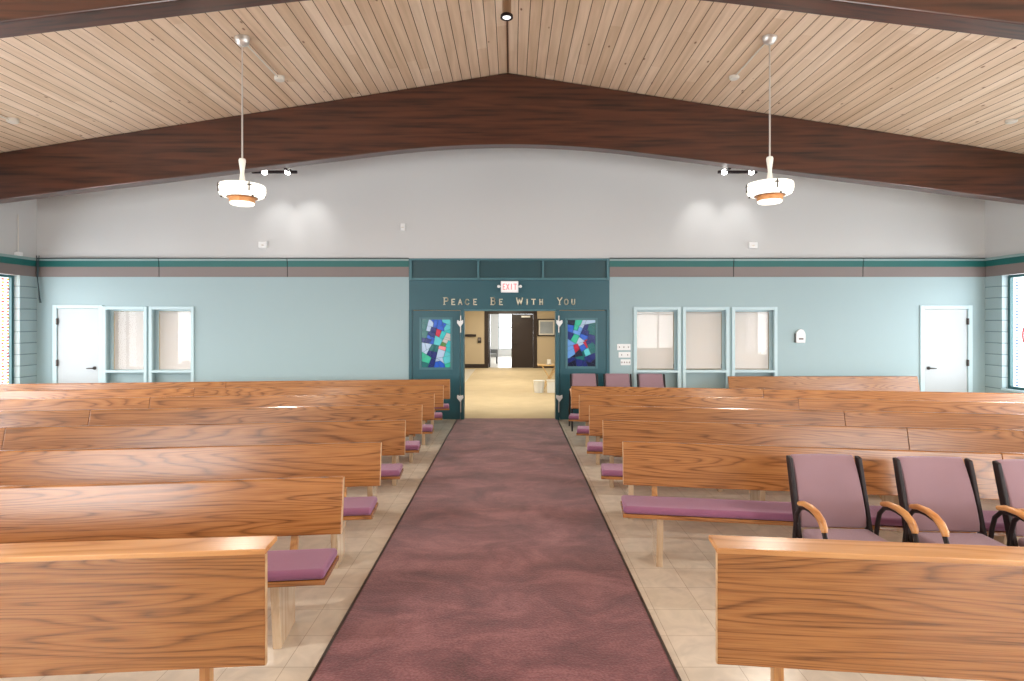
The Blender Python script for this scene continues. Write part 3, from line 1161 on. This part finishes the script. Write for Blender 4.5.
# ------------------------------------------------------------------ carpet runner
r = thing('carpet_runner', 'plum carpet runner down the middle of the centre aisle', 'carpet', (0, 0, 0))
CX0, CX1 = -1.029, .851
MB().box(CX0, CX1, -3.2, D + .12, 0, .012).build('pile', M['carpet'], r)
for a, b_ in ((CX0 - .022, CX0), (CX1, CX1 + .022)):
    MB().prism([(a, 0), (b_, 0), (b_, .0145), (a + (.012 if a < 0 else 0), .0145), (a, .006)] if a < 0 else [(a, 0), (b_, 0), (b_, .006), (b_ - .012, .0145), (a, .0145)], -3.2, D + .12, 'Y').build('edge_trim', M['espresso'], r)

# ------------------------------------------------------------------ pews
LEAN = .09


def make_pew(L, aisle_overhang, group, label, inset, name='pew'):
    """local frame: x along the pew from its aisle end, -y towards the altar, origin under the top front edge of the back board"""
    r = thing(name, label, 'pew', group=group)
    t = .032
    # back board: leaning, rounded top
    prof = [(0 - .004, .845), (.006, .852), (t - .006, .852), (t + .002, .845), (t - LEAN + .004, .520), (t - LEAN - .002, .515), (-LEAN + .010, .515), (-LEAN + .006, .520)]
    MB().prism(prof, 0, L, 'X').build('backrest', M['oak'], r, bevel=.003, seg=2)
    if aisle_overhang is not None:
        MB().prism([(p[0], p[1]) for p in [(-.002, .846), (t, .846), (t - LEAN + .006, .519), (-LEAN + .006, .519)]], -.004, .0005, 'X').build('end_edge', M['oak_end'], r)
    x0 = -(aisle_overhang or 0)
    T = Matrix.Translation((0, -.30, .390)) @ Matrix.Rotation(math.radians(-4), 4, 'X')
    MB().box(x0, L, -.205, .205, -.015, .013, T).build('seat_board', M['oak'], r, bevel=.004)
    T2 = Matrix.Translation((0, -.30, .430)) @ Matrix.Rotation(math.radians(-4), 4, 'X')
    cu = MB()
    cu.box(x0 + .004, L - .006, -.205, .190, -.026, .030, T2)
    cu.build('cushion', M['fabric'], r, smooth=50, bevel=.024, seg=4)
    for xs in (inset, L / 2, L - inset):
        s = MB()
        s.prism([(-.415, 0), (-.12, 0), (-.125, .377), (-.465, .377)], xs - .024, xs + .024, 'X')
        s.build('leg', M['slab'], r, bevel=.004)
        u = MB()
        u.prism([(-.125, .20), (-.085, .20), (-.028, .49), (.022, .70), (.020, .72), (.000, .72), (-.0575, .49), (-.098, .40), (-.125, .38)], xs - .022, xs + .022, 'X')
        u.build('back_post', M['oak_up'], r, bevel=.004)
    MB().box(.24, L - .24, -.30, -.265, .32, .368).build('seat_rail', M['oak_up'], r)
    return r


AL, AR = math.radians(6.2), math.radians(-8.2)
left_d = [3.66, 4.71, 5.78, 6.86, 7.93, 8.98, 9.93]
right_d = [4.74, 5.78, 6.80, 7.82, 8.86]
LEN_L, LEN_R1, LEN_R2 = 3.72, 2.83, 3.72
ordw = ['first', 'second', 'third', 'fourth', 'fifth', 'sixth', 'seventh']

# left pews run from their aisle end towards -X: the mesh is mirrored by building it with negative x
protoL = None


def mirror_pew(src):
    for ch in children_of(src):
        me = ch.data
        for v in me.vertices:
            v.co.x = -v.co.x
        me.flip_normals()
    return src


GL, GR = 'oak pews left of the carpet runner', 'oak pews right of the carpet runner'


def lab_l(i, half):
    w_ = 'closest to the wooden front panel' if i == 0 else ('closest to the rear wall' if i == 6 else '%s row behind front panel' % ordw[i])
    return ('oak pew left of runner, aisle half, ' if half == 0 else 'oak pew left of runner, window half, ') + w_


def lab_r(i, half):
    w_ = 'directly behind the armchairs' if i == 0 else ('row furthest back from armchairs' if i == 4 else '%s row behind the armchairs' % ordw[i])
    return ('oak pew right of runner, aisle half, ' if half == 0 else 'oak pew right of runner, window half, ') + w_


protoL = mirror_pew(make_pew(LEN_L, -.008, GL, lab_l(0, 0), .29))
protoL2 = mirror_pew(make_pew(LEN_L, None, GL, lab_l(0, 1), .27))
protoR = make_pew(LEN_R1, .025, GR, lab_r(0, 0), .25)
protoR2 = make_pew(LEN_R2, None, GR, lab_r(0, 1), .23)
XLE, XRE = -1.085, .925
for i, d in enumerate(left_d):
    o = protoL if i == 0 else dup(protoL, lab_l(i, 0))
    o.location = (XLE, d, 0)
    o.rotation_euler = (0, 0, AL)
    off = LEN_L + .006
    o = protoL2 if i == 0 else dup(protoL2, lab_l(i, 1))
    o.location = (XLE - off * math.cos(AL), d - off * math.sin(AL), 0)
    o.rotation_euler = (0, 0, AL)
for i, d in enumerate(right_d):
    o = protoR if i == 0 else dup(protoR, lab_r(i, 0))
    o.location = (XRE, d, 0)
    o.rotation_euler = (0, 0, AR)
    off = LEN_R1 + .006
    o = protoR2 if i == 0 else dup(protoR2, lab_r(i, 1))
    o.location = (XRE + off * math.cos(AR), d + off * math.sin(AR), 0)
    o.rotation_euler = (0, 0, AR)
o = dup(protoR2, 'single oak pew standing against the rear wall under thermostat')
o.location = (3.97, 10.45, 0)
o.scale = (.935, 1, 1)
o.rotation_euler = (0, 0, 0)


# ------------------------------------------------------------------ front panels with book ledge


def front_panel(L, label, s):
    r = thing('pew_front_panel', label, 'pew front panel', group='pew front panels before the first row')
    t = .024

    def bx(mb, x0, x1, *q):
        return mb.box(min(s * x0, s * x1), max(s * x0, s * x1), *q)
    bx(MB(), 0, L, -.155, -.155 + t, .335, .828).build('panel', M['oak'], r, bevel=.004)
    bx(MB(), -.003, .0005, -.154, -.156 + t, .337, .826).build('end_edge', M['oak_end'], r)
    bx(MB(), -.004, L, -.165, .0, .828, .853).build('book_ledge', M['oak_ledge'], r, bevel=.005)
    for xs in (.27, L / 2, L - .27):
        bx(MB(), xs - .022, xs + .022, -.128, -.08, 0, .80).build('leg', M['oak_up'], r, bevel=.004)
        bx(MB(), xs - .03, xs + .03, -.16, .06, 0, .018).build('foot', M['chrome'], r, bevel=.004)
    return r


o = front_panel(3.72, 'oak front panel with book ledge, left of the carpet runner', -1)
o.location = (-1.10, 2.66, 0)
o.rotation_euler = (0, 0, math.radians(4.6))
o = front_panel(3.72, 'oak front panel with book ledge, before the mauve armchairs', 1)
o.location = (.925, 2.67, 0)
o.rotation_euler = (0, 0, math.radians(-6.0))

# ------------------------------------------------------------------ armchairs


def make_chair(label, group):
    """faces -y; origin on the floor under the seat"""
    r = thing('armchair', label, 'chair', group=group)
    cu = MB()
    cu.box(-.225, .225, -.27, .22, .40, .47)
    cu.build('seat', M['mauve'], r, smooth=50, bevel=.03, seg=4)
    # upholstered back, leaning and slightly dished
    b = MB()
    nx, nz = 8, 8
    rows = []
    for side in (0, 1):
        grid = []
        for j in range(nz + 1):
            v = j / nz
            row = []
            for i in range(nx + 1):
                u = i / nx * 2 - 1
                z = .465 + .455 * v
                hw = .222 - .006 * v
                y = .195 + .155 * v - .03 * math.sin(v * PI) * (1 - side) * .6 + .022 * (1 - u * u) + (.0 if side == 0 else .052)
                if side == 0:
                    y += .016 * (abs(u) ** 6) + .014 * (abs(2 * v - 1) ** 8)
                row.append(b.bm.verts.new((u * hw, y, z)))
            grid.append(row)
        rows.append(grid)
    for g_ in rows:
        for j in range(nz):
            for i in range(nx):
                b.bm.faces.new((g_[j][i], g_[j][i + 1], g_[j + 1][i + 1], g_[j + 1][i]))
    A, B = rows
    for j in range(nz):
        for i in (0, nx):
            b.bm.faces.new((A[j][i], A[j + 1][i], B[j + 1][i], B[j][i]))
    for i in range(nx):
        for j in (0, nz):
            b.bm.faces.new((A[j][i], A[j][i + 1], B[j][i + 1], B[j][i]))
    b.build('backrest', M['mauve'], r, smooth=60, bevel=.012, seg=3)
    for s in (-1, 1):
        p = MB()
        p.prism([(.17, .33), (.23, .33), (.380, .905), (.375, .92), (.330, .91)], s * .237 - .013, s * .237 + .013, 'X')
        p.build('back_post', M['black'], r, bevel=.005)
        # arm loop, front leg and rear leg
        X = s * .270
        lf = MB()
        lf.tube([(X, -.225, 0), (X, -.212, .22), (X, -.195, .46), (X, -.18, .54), (X, -.15, .605), (X, -.09, .643), (X, .0, .655)], .014, 10)
        lf.build('leg', M['black'], r, smooth=True)
        lr = MB()
        lr.tube([(X, .262, 0), (X, .225, .30), (X, .195, .50), (X, .17, .585), (X, .12, .635), (X, .06, .652), (X, .0, .655)], .014, 10)
        lr.build('leg', M['black'], r, smooth=True)
        a = MB()
        a.tube([(X, .145, .654), (X, .08, .672), (X, -.01, .676), (X, -.08, .664), (X, -.135, .635), (X, -.165, .600), (X, -.172, .578)], [.015, .019, .021, .022, .023, .022, .018], 12)
        a.build('armrest', M['armwood'], r, smooth=True)
        st = MB()
        st.box(min(s * .22, s * .275), max(s * .22, s * .275), -.235, -.205, .375, .405)
        st.box(min(s * .22, s * .275), max(s * .22, s * .275), .19, .22, .375, .405)
        st.build('side_bracket', M['black'], r)
    fr = MB()
    fr.box(-.225, .225, -.235, -.21, .375, .405)
    fr.box(-.225, .225, .185, .21, .375, .405)
    fr.box(-.225, -.20, -.21, .185, .375, .405)
    fr.box(.20, .225, -.21, .185, .375, .405)
    fr.build('seat_frame', M['black'], r, bevel=.003)
    return r


GC_, GB_ = 'mauve armchairs behind the front panel', 'mauve armchairs along the rear wall'
ch0 = make_chair('mauve armchair with oak arms, the one nearest the aisle behind front panel', GC_)
rzc = math.radians(-1)
ch0.location = (2.16, 3.60, 0)
ch0.rotation_euler = (0, 0, rzc)
dup(ch0, 'mauve armchair with oak arms, middle of three behind the front panel', (2.85, 3.53, 0), math.radians(-3))
dup(ch0, 'mauve armchair with oak arms, third from aisle behind the front panel', (3.46, 3.44, 0), math.radians(-3))
for x, lab in ((1.29, 'mauve chair at the rear wall in front of teal stained glass door'), (1.89, 'mauve chair at the rear wall under the switch plates'), (2.49, 'mauve chair at rear wall, third from the teal door, under first window')):
    dup(ch0, lab, (x + .0, 9.86, 0), 0, GB_)

# ------------------------------------------------------------------ pendants


def make_pendant(label, group, x, y, zcan):
    zl = 3.31                                         # bottom of the lamp
    r = thing('pendant_lamp', label, 'pendant lamp', (x, y, zl), group=group)
    top = zc(x) - zl
    MB().lathe([(0, top + .03), (.085, top + .03), (.088, top - .02), (.078, top - .055), (.05, top - .085), (.018, top - .10), (0, top - .10)], 28).build('ceiling_canopy', M['chrome'], r, smooth=True)
    MB().cyl((0, 0, top - .10), (0, 0, .555), .0105, n=10).build('rod', M['chrome'], r, smooth=True)
    MB().lathe([(0, .585), (.034, .585), (.042, .565), (.040, .54), (.026, .44), (.024, .40), (.036, .32), (.052, .285), (.052, .255), (0, .255)], 24).build('neck', M['lamp_neck'], r, smooth=True)
    sh = MB().lathe([(0, .262), (.10, .262), (.22, .260), (.262, .252), (.274, .236), (.276, .19), (.270, .150), (.254, .118), (.225, .103), (.0, .10)], 56).build('glass_shade', M['lamp_glass'], r, smooth=True)
    for a in range(4):
        an = math.radians(-49) + a * PI / 2
        T = Matrix.Rotation(an, 4, 'Z') @ Matrix.Translation((.275, 0, .195))
        cr = MB()
        cr.box(-.006, .009, -.007, .007, -.055, .05, T)
        cr.box(-.006, .009, -.029, .029, .012, .025, T)
        cr.build('cross', M['bronze'], sh)
    MB().lathe([(0, .101), (.175, .101), (.175, .09), (.152, .084), (.150, .035), (0, .035)], 44).build('copper_band', M['copper'], r, smooth=True)
    MB().lathe([(.150, .092), (.182, .092), (.182, .100), (.150, .100)], 44).build('dark_ring', M['bronze'], r, smooth=True)  # dark bronze ring above the copper band
    MB().lathe([(0, .036), (.143, .036), (.143, .018), (.13, .006), (.09, .0), (0, -.002)], 44).build('bottom_diffuser', M['lamp_glass'], r, smooth=True)
    for a in range(3):
        an = a * 2 * PI / 3 + math.radians(205)
        T = Matrix.Translation((.235 * math.cos(an), .235 * math.sin(an), .095))
        MB().lathe([(0, -.012), (.012, -.01), (.012, .008), (0, .008)], 12, T.translation).build('thumb_nut', M['bronze'], r, smooth=True)
    l = bpy.data.lights.new('pendant_bulb', 'SPOT')
    l.energy = 80
    l.spot_size = math.radians(165)
    l.spot_blend = .6
    l.color = (1, .92, .80)
    l.shadow_soft_size = .05
    lo = bpy.data.objects.new('pendant_bulb', l)
    lo.location = (0, 0, -.03)
    lo.parent = r
    COL.objects.link(lo)
    return r


GP = 'opal glass pendant lamps'
XP = 3.38
pend = make_pendant('lit opal glass pendant lamp with cross, left one hanging between the beams', GP, -XP, 7.13, 0)
p2 = dup(pend, 'lit opal glass pendant lamp with cross, right one hanging between the beams', (3.23, 7.13, 3.31 + zc(3.23) - zc(XP)), math.radians(-48))
dup(pend, 'lit opal glass pendant lamp over the outer left pews', (-7.26, 7.13, 3.31 + zc(7.26) - zc(XP)))
dup(pend, 'lit opal glass pendant lamp over the outer right pews', (7.26, 7.13, 3.31 + zc(7.26) - zc(XP)))
dup(pend, 'lit opal glass pendant lamp above the left front panel', (-XP, 2.0, 3.31))
dup(pend, 'lit opal glass pendant lamp above the right front panel', (XP, 2.0, 3.31))


def conduit(x, y0, y1, lab):
    r = thing('ceiling_conduit', lab, 'conduit', (x, y1, zc(x)), group='thin conduits on the pine ceiling')
    MB().cyl((0, y0 - y1, -.018), (0, -.05, -.018), .011, n=10).build('pipe', M['off_white'], r, smooth=True)
    MB().lathe([(0, .02), (.072, .02), (.072, -.03), (.06, -.045), (0, -.05)], 24).build('junction_box', M['off_white'], r, smooth=True)


conduit(-XP, 7.23, 8.27, 'thin pale conduit with round box behind the left pendant canopy')
conduit(3.23, 7.23, 8.27, 'thin pale conduit with round box behind the right pendant canopy')
conduit(-7.26, 7.23, 8.27, 'thin conduit with round box on ceiling far to the left')
conduit(7.26, 7.23, 8.27, 'thin conduit with round box on ceiling far to the right')

# ridge downlight
r = thing('ceiling_downlight', 'long cylinder downlight hanging at the ceiling ridge', 'downlight', (-.065, 7.0, zc(0)))
MB().lathe([(0, 0), (.055, 0), (.055, -.31), (0, -.31)], 24).build('can', plain('brown_can', (.30, .18, .10), .4), r, smooth=True)
MB().lathe([(.054, -.30), (.076, -.315), (.078, -.345), (.056, -.347), (.052, -.33)], 28).build('rim', M['black'], r, smooth=True)
MB().lathe([(0, -.325), (.054, -.325), (.05, -.34), (.03, -.35), (0, -.352)], 24).build('lens', M['lens'], r, smooth=True)

# ------------------------------------------------------------------ track lights behind the rear beam


def track(x0, x1, heads, z, lab, aims):
    xc = (x0 + x1) / 2
    r = thing('track_light', lab, 'track light', (xc, 9.76, z), group='track lights behind the rear beam')
    MB().box(x0 - xc, x1 - xc, -.02, .02, -.022, .022).build('track_bar', M['black'], r)
    for q in (x0 - xc + .12, x1 - xc - .12):
        MB().box(q - .015, q + .015, -.235, -.018, -.012, .02).build('bracket', M['black'], r)
    for hx, aim in zip(heads, aims):
        q = hx - xc
        hd = MB()
        hd.cyl((q, .012, -.005), (q, .06, .03), .035, .045, 16)
        hd.build('lamp_head', M['black'], r, smooth=True)
        bl = MB()
        bl.lathe([(0, -.05), (.026, -.043), (.045, -.02), (.05, .005), (.043, .028), (.02, .046), (0, .05)], 20, (q, -.012, -.004))
        bo = bl.build('bulb', M['bulb'], r, smooth=True)
        l = bpy.data.lights.new('track_spot', 'SPOT')
        l.energy = 8
        l.spot_size = math.radians(64)
        l.spot_blend = 1.0
        l.color = (1, .98, .95)
        l.shadow_soft_size = .03
        lo = bpy.data.objects.new('track_spot', l)
        lo.location = (hx, 10.02, z - .05)
        dv = Vector(aim) - lo.location
        lo.rotation_euler = dv.to_track_quat('-Z', 'Y').to_euler()
        COL.objects.link(lo)
    return r


def tx(x):
    return (x - 512) / F * 9.76


zt_ = H + 150 / F * 9.76
track(tx(252), tx(297), [tx(265), tx(288)], zt_, 'small black track light with two lit bulbs, left side', [(-4.38, D, 3.62), (-3.76, D, 3.66)])
track(tx(718), tx(757), [tx(724), tx(751)], zt_, 'small black track light with two lit bulbs, right side', [(3.56, D, 3.66), (4.27, D, 3.62)])

# ------------------------------------------------------------------ lettering, exit sign, small wall fittings
GLYPH = {
    'P': ([[(.18, 0), (.18, 1)], [(.18, 1), (.6, 1), (.76, .9), (.8, .76), (.76, .6), (.6, .5), (.18, .5)]], [(0, .38, 0), (0, .3, 1)], .85),
    'E': ([[(.15, 0), (.15, 1)], [(.15, 1), (.75, 1)], [(.15, .5), (.6, .5)], [(.15, 0), (.78, 0)]], [(0, .3, 0), (0, .3, 1)], .8),
    'A': ([[(.05, 0), (.42, 1), (.80, 0)], [(.2, .35), (.65, .35)]], [(-.06, .2, 0), (.65, .92, 0)], .85),
    'C': ([[(.78, .8), (.62, .97), (.42, 1), (.2, .9), (.08, .7), (.05, .5), (.08, .3), (.2, .1), (.42, 0), (.62, .03), (.78, .2)]], [], .82),
    'B': ([[(.18, 0), (.18, 1)], [(.18, 1), (.55, 1), (.7, .9), (.72, .76), (.68, .6), (.55, .53), (.18, .53)], [(.55, .53), (.74, .42), (.8, .27), (.74, .1), (.58, 0), (.18, 0)]], [(0, .3, 0), (0, .3, 1)], .85),
    'W': ([[(.02, 1), (.28, 0), (.52, .85), (.78, 0), (1.04, 1)]], [(-.08, .16, 1), (.9, 1.14, 1)], 1.06),
    'I': ([[(.2, 0), (.2, 1)]], [(.02, .38, 0), (.02, .38, 1)], .4),
    'T': ([[(.4, 0), (.4, 1)], [(0, 1), (.8, 1)]], [(.22, .58, 0)], .8),
    'H': ([[(.15, 0), (.15, 1)], [(.7, 0), (.7, 1)], [(.15, .5), (.7, .5)]], [(0, .3, 0), (0, .3, 1), (.55, .85, 0), (.55, .85, 1)], .85),
    'Y': ([[(.05, 1), (.42, .5), (.80, 1)], [(.42, .5), (.42, 0)]], [(-.06, .2, 1), (.66, .92, 1), (.25, .6, 0)], .85),
    'O': ([[(.42, 0), (.64, .06), (.78, .27), (.8, .5), (.78, .73), (.64, .94), (.42, 1), (.2, .94), (.06, .73), (.04, .5), (.06, .27), (.2, .06), (.42, 0)]], [], .85),
    'U': ([[(.12, 1), (.12, .3), (.2, .08), (.42, 0), (.64, .08), (.72, .3), (.72, 1)]], [(-.02, .27, 1), (.58, .86, 1)], .85),
    'X': ([[(.05, 0), (.75, 1)], [(.05, 1), (.75, 0)]], [], .8),
}


def put_glyph(mb, ch, xc, zb, h, y0, y1, th, sx=1.0, serif=True):
    strokes, serifs, w = GLYPH[ch]

    def seg(a, b):
        ax, az = xc + (a[0] - w / 2) * h * sx, zb + a[1] * h
        bx, bz = xc + (b[0] - w / 2) * h * sx, zb + b[1] * h
        dx, dz = bx - ax, bz - az
        ln = math.hypot(dx, dz)
        ux, uz = dx / ln, dz / ln
        e = th * .4
        ax, az, bx, bz = ax - ux * e, az - uz * e, bx + ux * e, bz + uz * e
        nx, nz = -uz * th / 2, ux * th / 2
        mb.prism([(ax + nx, az + nz), (bx + nx, bz + nz), (bx - nx, bz - nz), (ax - nx, az - nz)], y0, y1, 'Y')
    for s in strokes:
        for a, b in zip(s, s[1:]):
            seg(a, b)
    if serif:
        for a, b, z in serifs:
            mb.box(xc + (a - w / 2) * h * sx, xc + (b - w / 2) * h * sx, y0, y1, zb + z * h - th * .35, zb + z * h + th * .35)


mb = MB()
zb = pz(304.6)
for ch, a, b_, cap in (('P', 443, 448.6, 1), ('E', 451, 455.2, 0), ('A', 458, 462.4, 0), ('C', 465, 469.2, 0), ('E', 472.8, 477, 0), ('B', 490.5, 495.2, 1), ('E', 498.7, 502.8, 0),
                       ('W', 516, 523, 1), ('I', 526, 528.3, 0), ('T', 531.5, 535.6, 0), ('H', 538.8, 543.4, 0), ('Y', 557, 562.2, 1), ('O', 564, 568.4, 0), ('U', 571, 575.4, 0)):
    hgt = .128 if cap else .100
    put_glyph(mb, ch, px((a + b_) / 2), zb, hgt, D - .022, D - .005, .019, sx=.86)
tag(mb.build('wall_lettering', M['lettering']), 'pale gold raised letters spelling Peace Be With You over the doorway', 'lettering')

r = thing('exit_sign', 'lit white exit sign with two small lamps above the lettering', 'exit sign', (px(509.6), D - .005, pz(287)))
MB().box(-.165, .165, -.07, 0, -.108, .108).build('housing', M['white'], r, bevel=.008)
MB().box(-.15, .15, -.074, -.068, -.092, .092).build('face', M['exit_face'], r)
tx_ = MB()
for i, ch in enumerate('EXIT'):
    put_glyph(tx_, ch, -.105 + i * .07, -.05, .10, -.078, -.073, .015, sx=.62, serif=False)
tx_.build('letters', M['red_glow'], r)
for s in (-1, 1):
    hd = MB()
    hd.cyl((s * .165, -.04, .005), (s * .19, -.04, .007), .012, n=10)
    hd.lathe([(0, -.03), (.022, -.024), (.03, 0), (.022, .024), (0, .03)], 14, (s * .205, -.045, .008))
    hd.build('lamp_head', M['white'], r, smooth=True)


def plate(x0, x1, y0, y1, nt_, lab):
    r = thing('switch_plate', lab, 'switch plate', (px((x0 + x1) / 2), D, pz((y0 + y1) / 2)), group='light switch plates by the teal entry')
    w, h = (x1 - x0) * K / 2, (y1 - y0) * K / 2
    MB().box(-w, w, -.010, 0, -h, h).build('cover', M['white'], r, bevel=.003)
    for i in range(nt_):
        q = -w + (i + .5) * 2 * w / nt_
        MB().box(q - .007, q + .007, -.022, -.009, -.013, .013).build('toggle', M['taupe_band'], r)


plate(617, 630.5, 344, 350.2, 3, 'topmost white switch plate with three toggles beside the teal entry')
plate(618.5, 630.5, 352, 357.6, 2, 'white switch plate with two toggles, between two other plates')
plate(620.5, 630.5, 359.3, 365.2, 4, 'lowest white switch plate, four small toggles beside blue window')

r = thing('thermostat', 'white rounded wall unit beside the third blue window', 'thermostat', (px(799.7), D, pz(336.5)))
pf = [(-.085, -.12), (.085, -.12), (.09, 0)] + [(.09 * math.cos(a), .03 + .11 * math.sin(a)) for a in [i / 10 * PI for i in range(0, 11)]] + [(-.09, 0)]
MB().prism(pf, -.05, 0, 'Y').build('housing', M['white'], r, bevel=.01)
MB().box(-.04, .045, -.054, -.049, -.06, -.025).build('display', M['taupe_band'], r)
MB().box(-.097, -.09, -.03, 0, -.11, .06).build('side_vent', M['bronze'], r)


def detector(x, y, w, h, lab, kind):
    r = thing('wall_sensor', lab, 'sensor', (px(x), D, pz(y)), group='small white sensors on the grey gable')
    MB().box(-w / 2, w / 2, -.05, 0, -h / 2, h / 2).build('housing', M['white'], r, bevel=.01)
    MB().lathe([(0, -.012), (.02, -.010), (.026, 0), (.02, .01), (0, .012)], 12, (0, -.05, -.01)).build('sensor_eye', M['mat_white'], r, smooth=True)


detector(403.2, 227.3, .085, .13, 'small white box high on grey gable above the entry', 0)
detector(263.5, 245, .16, .12, 'small white box on the grey gable below the left track light', 0)
detector(752.5, 245.5, .16, .12, 'small white box on the grey gable below the right track light', 0)

# corner cable and bracket
cb = MB()
cz = [pz(y) for y in (256, 262, 270, 278, 288, 298, 303)]
cx = [px(x) for x in (37.3, 37.6, 38.2, 38, 39.2, 40.5, 41.6)]
cb.tube([(x + .05, D - .075 - (.0 if z > Z_BB else .0), z) for x, z in zip(cx, cz)], .009, 8)
cb.tube([(x + .09 - .012 * i, D - .07, z) for i, (x, z) in enumerate(zip(cx, cz))], .006, 8)
tag(cb.build('hanging_cable', M['cable'], smooth=True), 'dark cable hanging from the band in the rear left corner', 'cable')
r = thing('wall_bracket', 'small white bracket on the left wall band by the corner', 'bracket', (XL + .03, 10.3, Z_BT))
MB().box(-.03, .05, -.05, .05, 0, .07).build('base', M['white'], r, bevel=.008)
MB().cyl((0, 0, .06), (0, 0, .75), .006, n=8).build('rod', M['off_white'], r)
